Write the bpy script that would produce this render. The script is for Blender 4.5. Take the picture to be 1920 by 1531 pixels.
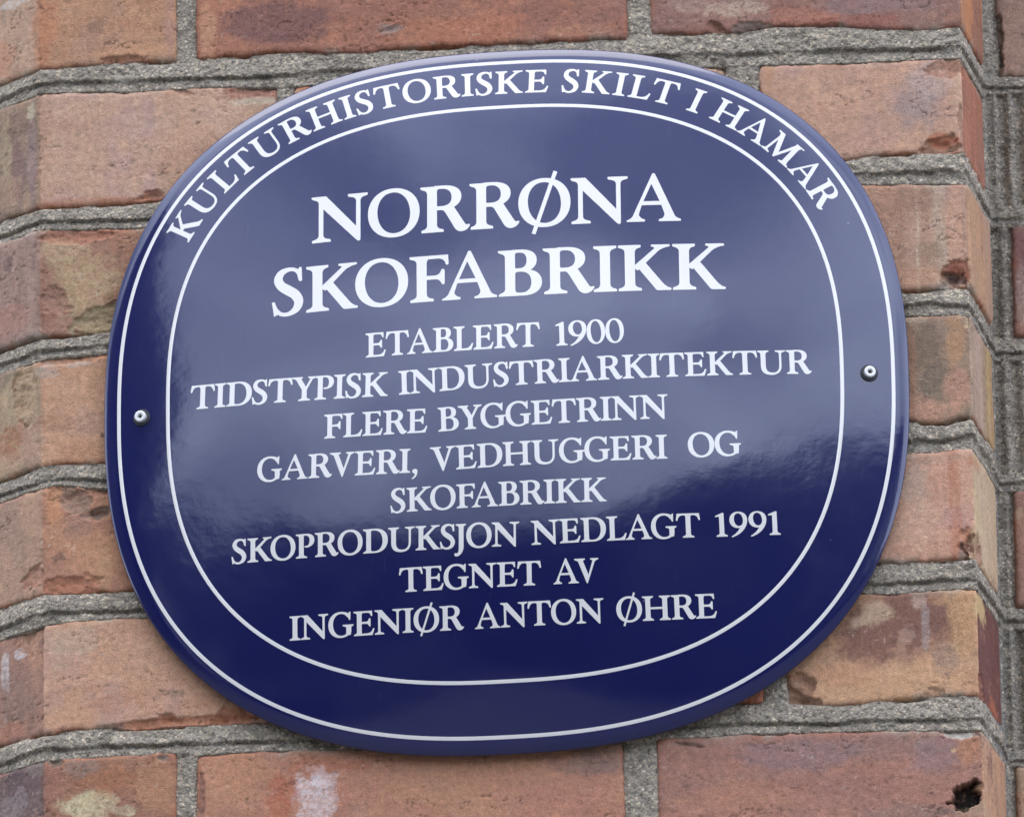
import bpy, math, random
import numpy as np
from mathutils import Vector, Matrix
from mathutils.geometry import delaunay_2d_cdt
R_ = math.radians
sc = bpy.context.scene
for _o in list(bpy.data.objects): bpy.data.objects.remove(_o)
col = sc.collection

CLOUD_OFF = (3.1, 1.7, 0.4)
DOME_H, RIM_DROP, ARC_CAP = 28.0, 1.0, 14.6

# ------------------------------------------------------------------ camera
CA, CE, CR, CD, CK = -0.07278869, R_(20.0), -0.01823213, 5.00547733, 3480.12694
_d = np.array([math.sin(CA)*math.cos(CE), math.cos(CA)*math.cos(CE), math.sin(CE)])
_r = np.array([math.cos(CA), -math.sin(CA), 0.0]); _u = np.cross(_r, _d)
_rt = math.cos(CR)*_r + math.sin(CR)*_u; _up = -math.sin(CR)*_r + math.cos(CR)*_u
CAM = -_d*CD
FPX = CD*CK                                   # focal length in photograph pixels
cam_data = bpy.data.cameras.new('camera'); cam = bpy.data.objects.new('camera', cam_data); col.objects.link(cam)
m = Matrix(((_rt[0], _up[0], -_d[0], CAM[0]), (_rt[1], _up[1], -_d[1], CAM[1]), (_rt[2], _up[2], -_d[2], CAM[2]), (0, 0, 0, 1)))
cam.matrix_world = m
cam_data.sensor_fit = 'HORIZONTAL'; cam_data.sensor_width = 36.0
cam_data.lens = 36.0*FPX/1920.0
cam_data.clip_start = 0.1; cam_data.clip_end = 500
cam_data.dof.use_dof = True; cam_data.dof.focus_distance = 4.98; cam_data.dof.aperture_fstop = 22
sc.camera = cam
sc.render.resolution_x = 1024; sc.render.resolution_y = 816

# ------------------------------------------------------------------ world, sun, exposure
SUN_EL, SUN_AZ = R_(76), R_(-40)              # high on the left, behind thin cloud
world = bpy.data.worlds.new('World'); sc.world = world; world.use_nodes = True
nt = world.node_tree; nt.nodes.clear()
wo = nt.nodes.new('ShaderNodeOutputWorld'); bg = nt.nodes.new('ShaderNodeBackground')
sky = nt.nodes.new('ShaderNodeTexSky'); sky.sky_type = 'NISHITA'; sky.sun_disc = False
sky.sun_elevation = SUN_EL; sky.sun_rotation = R_(180)+SUN_AZ
sky.air_density = 1.0; sky.dust_density = 1.5
tc = nt.nodes.new('ShaderNodeTexCoord'); mp = nt.nodes.new('ShaderNodeMapping')
mp.inputs['Scale'].default_value = (1.0, 1.0, 1.9); mp.inputs['Location'].default_value = CLOUD_OFF
nz = nt.nodes.new('ShaderNodeTexNoise'); nz.inputs['Scale'].default_value = 2.6; nz.inputs['Detail'].default_value = 4
nz.inputs['Roughness'].default_value = 0.52; nz.inputs['Distortion'].default_value = 0.35
rp = nt.nodes.new('ShaderNodeValToRGB'); rp.color_ramp.elements[0].position = 0.40; rp.color_ramp.elements[1].position = 0.58
rp.color_ramp.elements[0].color = (0.62, 0.62, 0.62, 1); rp.color_ramp.elements[1].color = (1, 1, 1, 1)
nz2 = nt.nodes.new('ShaderNodeTexNoise'); nz2.inputs['Scale'].default_value = 1.3; nz2.inputs['Detail'].default_value = 4
rp2 = nt.nodes.new('ShaderNodeValToRGB'); rp2.color_ramp.elements[0].position = 0.3; rp2.color_ramp.elements[1].position = 0.7
rp2.color_ramp.elements[0].color = (19.5, 22, 28.5, 1); rp2.color_ramp.elements[1].color = (26.8, 30, 37.5, 1)
mix = nt.nodes.new('ShaderNodeMix'); mix.data_type = 'RGBA'
L = nt.links.new
L(tc.outputs['Generated'], mp.inputs['Vector']); L(mp.outputs['Vector'], nz.inputs['Vector']); L(mp.outputs['Vector'], nz2.inputs['Vector'])
L(nz.outputs['Fac'], rp.inputs['Fac']); L(nz2.outputs['Fac'], rp2.inputs['Fac'])
# thinner places in the cloud where the blue shows through
wn = nt.nodes.new('ShaderNodeTexNoise'); wn.inputs['Scale'].default_value = 9; wn.inputs['Detail'].default_value = 3
L(tc.outputs['Generated'], wn.inputs['Vector'])
ws = nt.nodes.new('ShaderNodeVectorMath'); ws.operation = 'MULTIPLY_ADD'; ws.inputs[1].default_value = (0.30, 0.30, 0.22); L(wn.outputs['Color'], ws.inputs[0]); L(tc.outputs['Generated'], ws.inputs[2])
wn2 = nt.nodes.new('ShaderNodeVectorMath'); wn2.operation = 'SUBTRACT'; wn2.inputs[1].default_value = (0.15, 0.15, 0.11); L(ws.outputs[0], wn2.inputs[0])
fac = rp.outputs['Color']
for d_, r_, k_ in (((.072, -.756, .65), .17, .74), ((-.229, -.745, .627), .11, .5), ((.242, -.884, .40), .08, .4), ((.216, -.818, .532), .15, .45),
                   ((-.386, -.895, .224), .15, .55), ((-.077, -.987, .142), .13, .5), ((-.186, -.776, .603), .12, .5), ((.6, .3, .74), .3, .9), ((-.5, .5, .7), .3, .8), ((-.8, -.2, .57), .25, .8)):
    ds = nt.nodes.new('ShaderNodeVectorMath'); ds.operation = 'DISTANCE'; ds.inputs[1].default_value = d_; L(wn2.outputs[0], ds.inputs[0])
    mr = nt.nodes.new('ShaderNodeMapRange'); mr.interpolation_type = 'SMOOTHSTEP'; mr.inputs['From Min'].default_value = r_*0.1; mr.inputs['From Max'].default_value = r_*1.45
    mr.inputs['To Min'].default_value = 1-k_; mr.inputs['To Max'].default_value = 1.0; L(ds.outputs['Value'], mr.inputs['Value'])
    mu = nt.nodes.new('ShaderNodeMath'); mu.operation = 'MULTIPLY'; L(fac, mu.inputs[0]); L(mr.outputs[0], mu.inputs[1]); fac = mu.outputs[0]
L(fac, mix.inputs[0]); L(sky.outputs['Color'], mix.inputs[6]); L(rp2.outputs['Color'], mix.inputs[7])
L(mix.outputs[2], bg.inputs['Color']); bg.inputs['Strength'].default_value = 0.12
L(bg.outputs[0], wo.inputs[0])
sd = bpy.data.lights.new('sun', 'SUN'); sd.energy = 1.4; sd.angle = R_(42); sd.color = (1.0, 0.94, 0.86)
sun = bpy.data.objects.new('sun', sd); col.objects.link(sun)
sv = Vector((math.sin(SUN_AZ)*math.cos(SUN_EL), -math.cos(SUN_AZ)*math.cos(SUN_EL), math.sin(SUN_EL)))
sun.rotation_euler = sv.to_track_quat('Z', 'Y').to_euler()
sc.view_settings.view_transform = 'Standard'; sc.view_settings.look = 'None'
sc.view_settings.exposure = 0.06; sc.view_settings.gamma = 1.0; sc.view_settings.use_curve_mapping = False

# ------------------------------------------------------------------ helpers
def ray(x, y):
    v = _d*FPX + _rt*(x-960) + _up*(765.5-y); return v/np.linalg.norm(v)
def link(name, me, parent=None, mats=(), loc=None):
    o = bpy.data.objects.new(name, me); col.objects.link(o)
    for mm in mats: me.materials.append(mm)
    if loc is not None: o.location = loc
    if parent is not None: o.parent = parent
    return o
def tag(o, label=None, cat=None, group=None, kind=None):
    for k, v in (('label', label), ('category', cat), ('group', group), ('kind', kind)):
        if v: o[k] = v
def mesh_np(name, V, F, smooth=True, colors=None):
    V = np.asarray(V, np.float32); F = np.asarray(F, np.int32); n = F.shape[1]
    me = bpy.data.meshes.new(name)
    me.vertices.add(len(V)); me.vertices.foreach_set('co', V.ravel())
    me.loops.add(F.size); me.loops.foreach_set('vertex_index', F.ravel())
    me.polygons.add(len(F)); me.polygons.foreach_set('loop_start', np.arange(0, F.size, n, dtype=np.int32))
    me.polygons.foreach_set('use_smooth', np.full(len(F), smooth))
    if colors is not None:
        a = me.color_attributes.new('Col', 'FLOAT_COLOR', 'POINT')
        c = np.ones((len(V), 4), np.float32); c[:, :3] = colors; a.data.foreach_set('color', c.ravel())
    me.update(calc_edges=True); me.validate()
    return me
def lin(c):
    c = np.asarray(c, float)/255.0
    return np.where(c <= 0.04045, c/12.92, ((c+0.055)/1.055)**2.4)
_rng = np.random.RandomState(5)
_LAT = _rng.rand(256, 256)
def vnoise(x, y, seed=0):
    x = np.asarray(x, float)+seed*37.17; y = np.asarray(y, float)+seed*91.73
    xi = np.floor(x).astype(int); yi = np.floor(y).astype(int); fx = x-xi; fy = y-yi
    fx = fx*fx*(3-2*fx); fy = fy*fy*(3-2*fy)
    a = _LAT[xi & 255, yi & 255]; b = _LAT[(xi+1) & 255, yi & 255]; c = _LAT[xi & 255, (yi+1) & 255]; d = _LAT[(xi+1) & 255, (yi+1) & 255]
    return (a*(1-fx)+b*fx)*(1-fy)+(c*(1-fx)+d*fx)*fy*1.0
def fbm(x, y, seed=0, o=4, g=0.5):
    s = 0; a = 1; t = 0
    for k in range(o):
        s = s+a*(vnoise(x*2**k, y*2**k, seed+k*7)-0.5)*2; t += a; a *= g
    return s/t                                # about -1..1
def sstep(a, b, x):
    t = np.clip((x-a)/(b-a), 0, 1); return t*t*(3-2*t)
def nodes(name):
    mt = bpy.data.materials.new(name); mt.use_nodes = True; t = mt.node_tree
    return mt, t, t.nodes['Principled BSDF']

# ------------------------------------------------------------------ materials
def mat_brick():
    mt, t, b = nodes('fired_brick'); N = t.nodes.new; K = t.links.new
    at = N('ShaderNodeAttribute'); at.attribute_name = 'Col'; ge = N('ShaderNodeNewGeometry')
    n1 = N('ShaderNodeTexNoise'); n1.inputs['Scale'].default_value = 330; n1.inputs['Detail'].default_value = 6; n1.inputs['Roughness'].default_value = 0.65
    n2 = N('ShaderNodeTexNoise'); n2.inputs['Scale'].default_value = 1500; n2.inputs['Detail'].default_value = 3
    v = N('ShaderNodeTexVoronoi'); v.inputs['Scale'].default_value = 420
    for q in (n1, n2, v): K(ge.outputs['Position'], q.inputs['Vector'])
    r1 = N('ShaderNodeMapRange'); r1.inputs['From Min'].default_value = 0.3; r1.inputs['From Max'].default_value = 0.7; r1.inputs['To Min'].default_value = 0.80; r1.inputs['To Max'].default_value = 1.16
    r2 = N('ShaderNodeMapRange'); r2.inputs['From Min'].default_value = 0.25; r2.inputs['From Max'].default_value = 0.75; r2.inputs['To Min'].default_value = 0.80; r2.inputs['To Max'].default_value = 1.20
    pt = N('ShaderNodeMapRange'); pt.inputs['From Min'].default_value = 0.07; pt.inputs['From Max'].default_value = 0.17; pt.inputs['To Min'].default_value = 0.62; pt.inputs['To Max'].default_value = 1.0
    # pits only in some cells
    rc = N('ShaderNodeMath'); rc.operation = 'GREATER_THAN'; rc.inputs[1].default_value = 0.30
    sx = N('ShaderNodeSeparateColor'); K(v.outputs['Color'], sx.inputs[0]); K(sx.outputs[0], rc.inputs[0])
    mx = N('ShaderNodeMath'); mx.operation = 'MAXIMUM'; K(v.outputs['Distance'], pt.inputs['Value']); K(pt.outputs[0], mx.inputs[0]); K(rc.outputs[0], mx.inputs[1])
    K(n1.outputs['Fac'], r1.inputs['Value']); K(n2.outputs['Fac'], r2.inputs['Value'])
    a = N('ShaderNodeMath'); a.operation = 'MULTIPLY'; K(r1.outputs[0], a.inputs[0]); K(r2.outputs[0], a.inputs[1])
    a2 = N('ShaderNodeMath'); a2.operation = 'MULTIPLY'; K(a.outputs[0], a2.inputs[0]); K(mx.outputs[0], a2.inputs[1])
    vm = N('ShaderNodeVectorMath'); vm.operation = 'SCALE'; K(at.outputs['Color'], vm.inputs[0]); K(a2.outputs[0], vm.inputs['Scale'])
    K(vm.outputs[0], b.inputs['Base Color'])
    bp = N('ShaderNodeBump'); bp.inputs['Strength'].default_value = 0.65; bp.inputs['Distance'].default_value = 0.0008
    ad = N('ShaderNodeMath'); ad.operation = 'MULTIPLY'; K(a2.outputs[0], ad.inputs[0]); ad.inputs[1].default_value = 1.0
    K(ad.outputs[0], bp.inputs['Height']); K(bp.outputs[0], b.inputs['Normal'])
    b.inputs['Roughness'].default_value = 0.86; b.inputs['Specular IOR Level'].default_value = 0.25
    return mt
def mat_mortar():
    mt, t, b = nodes('gritty_mortar'); N = t.nodes.new; K = t.links.new
    at = N('ShaderNodeAttribute'); at.attribute_name = 'Col'; ge = N('ShaderNodeNewGeometry')
    v = N('ShaderNodeTexVoronoi'); v.inputs['Scale'].default_value = 820
    v2 = N('ShaderNodeTexVoronoi'); v2.inputs['Scale'].default_value = 300
    n1 = N('ShaderNodeTexNoise'); n1.inputs['Scale'].default_value = 240; n1.inputs['Detail'].default_value = 5
    for q in (n1, v, v2): K(ge.outputs['Position'], q.inputs['Vector'])
    sx = N('ShaderNodeSeparateColor'); K(v.outputs['Color'], sx.inputs[0])
    cr = N('ShaderNodeValToRGB'); e = cr.color_ramp.elements
    e[0].position = 0.0; e[0].color = (0.45, 0.45, 0.45, 1); e[1].position = 1.0; e[1].color = (2.0, 1.9, 1.7, 1)
    for p, c in ((0.12, (0.72, 0.72, 0.72, 1)), (0.5, (0.95, 0.94, 0.92, 1)), (0.84, (1.12, 1.09, 1.02, 1)), (0.95, (1.5, 1.4, 1.25, 1))):
        q = e.new(p); q.color = c
    K(sx.outputs[0], cr.inputs[0])
    r1 = N('ShaderNodeMapRange'); r1.inputs['From Min'].default_value = 0.25; r1.inputs['From Max'].default_value = 0.75; r1.inputs['To Min'].default_value = 0.74; r1.inputs['To Max'].default_value = 1.2
    K(n1.outputs['Fac'], r1.inputs['Value'])
    vm = N('ShaderNodeVectorMath'); vm.operation = 'MULTIPLY'; K(at.outputs['Color'], vm.inputs[0]); K(cr.outputs[0], vm.inputs[1])
    vs = N('ShaderNodeVectorMath'); vs.operation = 'SCALE'; K(vm.outputs[0], vs.inputs[0]); K(r1.outputs[0], vs.inputs['Scale'])
    K(vs.outputs[0], b.inputs['Base Color'])
    iv = N('ShaderNodeMath'); iv.operation = 'SUBTRACT'; iv.inputs[0].default_value = 1.0; K(v.outputs['Distance'], iv.inputs[1])
    i2 = N('ShaderNodeMath'); i2.operation = 'SUBTRACT'; K(iv.outputs[0], i2.inputs[0]); K(v2.outputs['Distance'], i2.inputs[1])
    i3 = N('ShaderNodeMath'); i3.operation = 'ADD'; K(i2.outputs[0], i3.inputs[0]); K(n1.outputs['Fac'], i3.inputs[1])
    bp = N('ShaderNodeBump'); bp.inputs['Strength'].default_value = 0.75; bp.inputs['Distance'].default_value = 0.0007
    K(i3.outputs[0], bp.inputs['Height']); K(bp.outputs[0], b.inputs['Normal'])
    b.inputs['Roughness'].default_value = 0.93; b.inputs['Specular IOR Level'].default_value = 0.2
    return mt
def mat_enamel(name, colr, white=False):
    mt, t, b = nodes(name); N = t.nodes.new; K = t.links.new
    ge = N('ShaderNodeNewGeometry')
    n1 = N('ShaderNodeTexNoise'); n1.inputs['Scale'].default_value = 14; n1.inputs['Detail'].default_value = 3
    n2 = N('ShaderNodeTexNoise'); n2.inputs['Scale'].default_value = 160; n2.inputs['Detail'].default_value = 2
    for q in (n1, n2): K(ge.outputs['Position'], q.inputs['Vector'])
    ad = N('ShaderNodeMath'); ad.operation = 'MULTIPLY_ADD'; ad.inputs[1].default_value = 0.10
    K(n2.outputs['Fac'], ad.inputs[0]); K(n1.outputs['Fac'], ad.inputs[2])
    bp = N('ShaderNodeBump'); bp.inputs['Strength'].default_value = 0.35; bp.inputs['Distance'].default_value = 0.0009
    K(ad.outputs[0], bp.inputs['Height']); K(bp.outputs[0], b.inputs['Normal'])
    b.inputs['Base Color'].default_value = (*colr, 1); b.inputs['Roughness'].default_value = 0.10
    b.inputs['IOR'].default_value = 1.68 if not white else 1.6
    if not white:                             # faint dust specks in the glaze
        vv = N('ShaderNodeTexVoronoi'); vv.inputs['Scale'].default_value = 70; K(ge.outputs['Position'], vv.inputs['Vector'])
        lt = N('ShaderNodeMath'); lt.operation = 'LESS_THAN'; lt.inputs[1].default_value = 0.035; K(vv.outputs['Distance'], lt.inputs[0])
        sx = N('ShaderNodeSeparateColor'); K(vv.outputs['Color'], sx.inputs[0])
        gt = N('ShaderNodeMath'); gt.operation = 'GREATER_THAN'; gt.inputs[1].default_value = 0.88; K(sx.outputs[0], gt.inputs[0])
        mu = N('ShaderNodeMath'); mu.operation = 'MULTIPLY'; K(lt.outputs[0], mu.inputs[0]); K(gt.outputs[0], mu.inputs[1])
        m2 = N('ShaderNodeMath'); m2.operation = 'MULTIPLY'; m2.inputs[1].default_value = 0.35; K(mu.outputs[0], m2.inputs[0])
        mpg = N('ShaderNodeMapping'); mpg.inputs['Rotation'].default_value = (0, 0.25, 0); mpg.inputs['Scale'].default_value = (420, 420, 26); K(ge.outputs['Position'], mpg.inputs['Vector'])
        ns = N('ShaderNodeTexNoise'); ns.inputs['Scale'].default_value = 1.0; ns.inputs['Detail'].default_value = 1; K(mpg.outputs[0], ns.inputs['Vector'])
        rs = N('ShaderNodeMapRange'); rs.inputs['From Min'].default_value = 0.72; rs.inputs['From Max'].default_value = 0.80; rs.inputs['To Max'].default_value = 0.02; K(ns.outputs['Fac'], rs.inputs['Value'])
        nd = N('ShaderNodeTexNoise'); nd.inputs['Scale'].default_value = 9; nd.inputs['Detail'].default_value = 6; K(ge.outputs['Position'], nd.inputs['Vector'])
        rd_ = N('ShaderNodeMapRange'); rd_.inputs['From Min'].default_value = 0.45; rd_.inputs['From Max'].default_value = 0.8; rd_.inputs['To Max'].default_value = 0.035; K(nd.outputs['Fac'], rd_.inputs['Value'])
        a1 = N('ShaderNodeMath'); a1.operation = 'ADD'; K(m2.outputs[0], a1.inputs[0]); K(rs.outputs[0], a1.inputs[1])
        m2 = N('ShaderNodeMath'); m2.operation = 'ADD'; K(a1.outputs[0], m2.inputs[0]); K(rd_.outputs[0], m2.inputs[1])
        mx = N('ShaderNodeMix'); mx.data_type = 'RGBA'; mx.inputs[6].default_value = (*colr, 1); mx.inputs[7].default_value = (0.35, 0.36, 0.36, 1)
        K(m2.outputs[0], mx.inputs[0]); K(mx.outputs[2], b.inputs['Base Color'])
    return mt
def mat_plain(name, colr, rough=0.5, metal=0.0):
    mt, t, b = nodes(name); b.inputs['Base Color'].default_value = (*colr, 1)
    b.inputs['Roughness'].default_value = rough; b.inputs['Metallic'].default_value = metal
    n = t.nodes.new('ShaderNodeTexNoise'); n.inputs['Scale'].default_value = 900; n.inputs['Detail'].default_value = 4
    tc = t.nodes.new('ShaderNodeNewGeometry'); t.links.new(tc.outputs['Position'], n.inputs['Vector'])
    bp = t.nodes.new('ShaderNodeBump'); bp.inputs['Strength'].default_value = 0.2; bp.inputs['Distance'].default_value = 0.0002
    t.links.new(n.outputs['Fac'], bp.inputs['Height']); t.links.new(bp.outputs[0], b.inputs['Normal'])
    return mt
def mat_noise(name, c0, c1, scale, rough=0.9):
    mt, t, b = nodes(name); n = t.nodes.new('ShaderNodeTexNoise'); n.inputs['Scale'].default_value = scale; n.inputs['Detail'].default_value = 5
    ge = t.nodes.new('ShaderNodeNewGeometry'); t.links.new(ge.outputs['Position'], n.inputs['Vector'])
    r = t.nodes.new('ShaderNodeValToRGB'); r.color_ramp.elements[0].color = (*c0, 1); r.color_ramp.elements[1].color = (*c1, 1)
    r.color_ramp.elements[0].position = 0.35; r.color_ramp.elements[1].position = 0.65
    t.links.new(n.outputs['Fac'], r.inputs[0]); t.links.new(r.outputs[0], b.inputs['Base Color']); b.inputs['Roughness'].default_value = rough
    return mt
M_BRICK, M_MORTAR = mat_brick(), mat_mortar()
M_BLUE = mat_enamel('navy_enamel', (0.0085, 0.0098, 0.068))
M_WHITE = mat_enamel('white_enamel', (0.73, 0.69, 0.63), True)
# ------------------------------------------------------------------ the wall surface: plan path, unrolled as (s, z) in millimetres
XL, XR = -255.5, 248.2
DL = np.array([-0.777, 0.630]); DR = np.array([0.166, 0.986]); LR = 73.0
WX, WY = XR+DR[0]*LR, DR[1]*LR                # foot of the return: start of the set-back wall
def _path(s):
    s = np.asarray(s, float)
    x = np.where(s < XL, XL+DL[0]*(XL-s), np.where(s < XR, s, np.where(s < XR+LR, XR+DR[0]*(s-XR), WX+(s-XR-LR))))
    y = np.where(s < XL, DL[1]*(XL-s), np.where(s < XR, 0, np.where(s < XR+LR, DR[1]*(s-XR), WY)))
    return x, y
def surf(s, z, h):
    """point of the wall: s along the plan, z up, h proud of the brick faces (all mm) -> metres"""
    r = 1.6; x = 0; y = 0
    for k in (-2, -1, 0, 1, 2):
        a, b = _path(s+k*r*0.5); x = x+a/5; y = y+b/5
    x0, y0 = _path(s-r); x1, y1 = _path(s+r); tx, ty = x1-x0, y1-y0; l = np.hypot(tx, ty)
    nx, ny = ty/l, -tx/l
    lean = np.where(s > XR-1, z*0.007, np.where(s < XL+1, -z*0.006, 0)) * np.where((s > XR-1) | (s < XL+1), 1, 0)
    f = np.clip((np.abs(s+3.6)-235)/15, 0, 1); lean = np.where(s > 0, z*0.007, -z*0.006)*f
    return np.stack([x+nx*h+lean, y+ny*h, z+0*x], -1)*1e-3
def px(x, y, face='F'):
    """photograph pixel -> (s, z) on a face of the wall"""
    v = ray(x, y); C = CAM*1e3
    n = {'F': (0, -1), 'W': (0, -1), 'L': (DL[1], DL[0]*-1), 'R': (DR[1], -DR[0])}[face]
    p = {'F': (XL, 0), 'W': (WX, WY), 'L': (XL, 0), 'R': (XR, 0)}[face]
    t = ((p[0]-C[0])*n[0]+(p[1]-C[1])*n[1])/(v[0]*n[0]+v[1]*n[1]); P = C+t*v
    if face == 'F': return P[0], P[2]
    if face == 'W': return XR+LR+P[0]-WX, P[2]
    if face == 'R': return XR+((P[0]-XR)*DR[0]+P[1]*DR[1]), P[2]
    return XL-((P[0]-XL)*DL[0]+P[1]*DL[1]), P[2]
# course edges (photograph pixels on the front face)
BOT = {0: [(70,130),(200,118),(330,113),(370,110),(520,99),(640,98),(807,87),(973,80),(1173,72),(1225,62),(1320,61),(1387,60),(1447,50),(1580,50),(1663,52),(1707,56),(1797,50)],
 1: [(67,387),(150,383),(235,379),(300,372),(1590,296),(1680,286),(1793,287)],
 2: [(77,630),(120,628),(200,622),(1693,545),(1747,542),(1813,538)],
 3: [(80,873),(130,868),(200,866),(1703,788),(1773,792),(1820,779)],
 4: [(80,1113),(150,1112),(240,1107),(1640,1053),(1750,1050),(1830,1048)],
 5: [(77,1373),(150,1366),(270,1363),(400,1358),(500,1353),(1380,1312),(1545,1320),(1640,1314),(1740,1305),(1835,1303)]}
TOP = {1: [(67,175),(173,172),(233,173),(300,168),(377,163),(517,163),(1300,128),(1427,122),(1580,118),(1707,112),(1800,108)],
 2: [(70,430),(150,429),(267,427),(1617,345),(1680,345),(1797,345)],
 3: [(75,675),(100,670),(155,665),(200,663),(1697,592),(1790,590),(1820,593)],
 4: [(75,915),(110,908),(200,915),(1697,850),(1747,847),(1813,842)],
 5: [(75,1172),(150,1163),(220,1158),(280,1156),(1620,1111),(1680,1112),(1760,1104),(1825,1103)],
 6: [(77,1425),(150,1420),(250,1415),(325,1412),(372,1415),(450,1410),(550,1405),(640,1403),(1100,1395),(1170,1390),(1232,1382),(1400,1375),(1560,1370),(1700,1368),(1825,1368)]}
def edge_fn(pts):
    P = np.array([px(x, y) for x, y in pts]); S, Z = P[:, 0], P[:, 1]
    return lambda s: np.interp(s, S, Z)
eB = {k: edge_fn(v) for k, v in BOT.items()}; eT = {k: edge_fn(v) for k, v in TOP.items()}
eT[0] = lambda s: eB[0](s)+60.0
eB[-1] = lambda s: eB[0](s)+74.5
eT[-1] = lambda s: eB[0](s)+136.0
eB[6] = lambda s: eT[6](s)-61.0
eT[7] = lambda s: eT[6](s)-75.5
eB[7] = lambda s: eT[6](s)-138.0
# the set-back wall and the left cant take the heights found at the arrises, the set-back wall its own
WZ = {k: (px(1900, a, 'W')[1], px(1900, b, 'W')[1]) for k, (a, b) in
      {0: (-70, 141), 1: (174, 385), 2: (424, 632), 3: (674, 884), 4: (920, 1135), 5: (1180, 1404), 6: (1436, 1650)}.items()}
WZ[-1] = (WZ[0][0]+75, WZ[0][0]+15); WZ[7] = (WZ[6][1]-15, WZ[6][1]-75)
S0, S1 = XL-95.0, XR+LR+95.0
def zt(k, s): 
    w = np.clip((s-(XR+LR-12))/12, 0, 1); return eT[k](np.clip(s, XL, XR))*(1-w)+WZ[k][0]*w
def zb(k, s):
    w = np.clip((s-(XR+LR-12))/12, 0, 1); return eB[k](np.clip(s, XL, XR))*(1-w)+WZ[k][1]*w
def fx(x, y): return px(x, y)[0]
RE = XR+61.5                                  # where the returned face of the corner bricks ends
# bricks of each course: (s0, s1)
ROWS = {
 -1: [(S0, -268+60), (-160, 67), (84, RE)],
 0: [(S0, fx(330,60)), (fx(369,60), fx(1174,40)), (fx(1221,40), RE-1)],
 1: [(S0, fx(518,200)), (fx(552,200), fx(1362,200)), (fx(1426,200), RE+1)],
 2: [(S0, fx(340,520)), (fx(378,520), fx(1176,480)), (fx(1228,480), RE)],
 3: [(S0, fx(540,770)), (fx(580,770), fx(1370,720)), (fx(1425,720), RE+1)],
 4: [(S0, fx(345,1010)), (fx(385,1010), fx(1180,960)), (fx(1235,960), RE)],
 5: [(S0, fx(530,1250)), (fx(575,1250), fx(1431,1300)), (fx(1473,1220), RE+1)],
 6: [(S0, fx(329,1480)), (fx(370,1480), fx(1169,1460)), (fx(1233,1460), RE)],
 7: [(S0, -150), (-133, 94), (110, RE)]}
def wx(x, y): return px(x, y, 'W')[0]
WROWS = {-1: wx(1890, 10), 0: wx(1864, 60), 1: wx(1936, 280), 2: wx(1899, 530), 3: wx(1940, 780), 4: wx(1907, 1050), 5: wx(1945, 1290), 6: wx(1911, 1490), 7: wx(1950, 1500)}
for k, w in WROWS.items(): ROWS[k].append((w, S1))

# ------------------------------------------------------------------ mortar: one relief over the whole unrolled wall
wall = bpy.data.objects.new('brick_pier', None); col.objects.link(wall); wall.location = (0, 0.1, -0.3)
tag(wall, 'weathered red brick pier with projecting canted corners and grey mortar joints behind the oval sign', 'wall')
def wparent(o): o.parent = wall; o.location = Vector(o.location)-wall.location
def joint_profile(t):
    """t 0 at the underside of the upper brick .. 1 at the top of the lower one"""
    return np.interp(t, [-0.2, 0.0, 0.07, 0.14, 0.34, 0.56, 0.61, 0.645, 0.70, 0.745, 0.90, 1.0, 1.2],
                        [-5, -1.5, -1.3, -0.9, -0.35, 0.1, -0.1, -1.9, -2.3, -1.4, -1.0, -0.9, -2.5])
G = 0.62
ss = np.arange(S0-2, S1+2, G); zz = np.arange(-290, 292, G)
Sg, Zg = np.meshgrid(ss, zz, indexing='ij')
warp = fbm(Sg/26, Zg/26, 3)*0.9+fbm(Sg/5, Zg/5, 4)*0.45
H = np.full(Sg.shape, -20.0); TT = np.full(Sg.shape, 0.5); VJ = np.zeros(Sg.shape)
for k in range(-1, 7):
    a = zb(k, Sg); b = zt(k+1, Sg); gap = (a-b)
    gdn = fbm(ss/40, ss*0+k*3.1, 9)[:, None]*0.16+fbm(ss/6, ss*0+k*1.7, 10)[:, None]*0.07
    t = (a-(Zg+warp*0.55))/gap
    tt = t+gdn*np.sin(np.pi*np.clip(t, 0, 1))
    h = joint_profile(tt)
    deep = sstep(0.02, 0.3, fbm(Sg/22, Zg*0+k*5.3, 21, 3))+0.05   # open gaps under the bricks here and there
    h = h-deep*2.6*np.exp(-((t-0.03)/0.055)**2)
    # the lip is missing in places
    miss = sstep(0.02, 0.3, fbm(Sg/24, Zg*0+k*2.7, 33, 4))
    h = h*(1-0.62*miss)-0.6*miss+miss*0.9*fbm(Sg/4, Zg/3, 34, 3)
    out = np.maximum(-t*gap, (t-1)*gap)
    h = np.where(out > 0, h-out*2.2, h)
    m = (h > H) & (out < 7); H = np.where(m, h, H); TT = np.where(m, t, TT)
for k in range(-1, 8):
    inrow = (Zg < zt(k, Sg)+4) & (Zg > zb(k, Sg)-4)
    R = ROWS[k]
    for i in range(len(R)-1):
        a, b = R[i][1], R[i+1][0]
        t = (Sg+warp*0.7-a)/(b-a); out = np.maximum(-t*(b-a), (t-1)*(b-a))
        corner = b > XR+20
        prof = np.interp(t, [0, 0.12, 0.3, 0.7, 0.88, 1], [-1.2, -0.7, -0.5, -0.4, -0.8, -1.4])-0.8
        if corner:                            # ribbed vertical pointing in the internal corner
            n = max(2, round((b-a)/9)); prof = -2.6-1.7*np.cos(t*2*np.pi*n)+0.7*fbm(Sg/6, Zg/18, 40+k)
        h = np.where(out > 0, prof-out*2.2, prof)
        m = inrow & (h > H) & (out < 7); H = np.where(m, h, H); VJ = np.where(m, 1, VJ)
H = H+fbm(Sg/3.2, Zg/3.2, 11, 3)*0.5+fbm(Sg/1.3, Zg/1.3, 12, 2)*0.34+fbm(Sg/14, Zg/14, 13)*0.45
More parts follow.
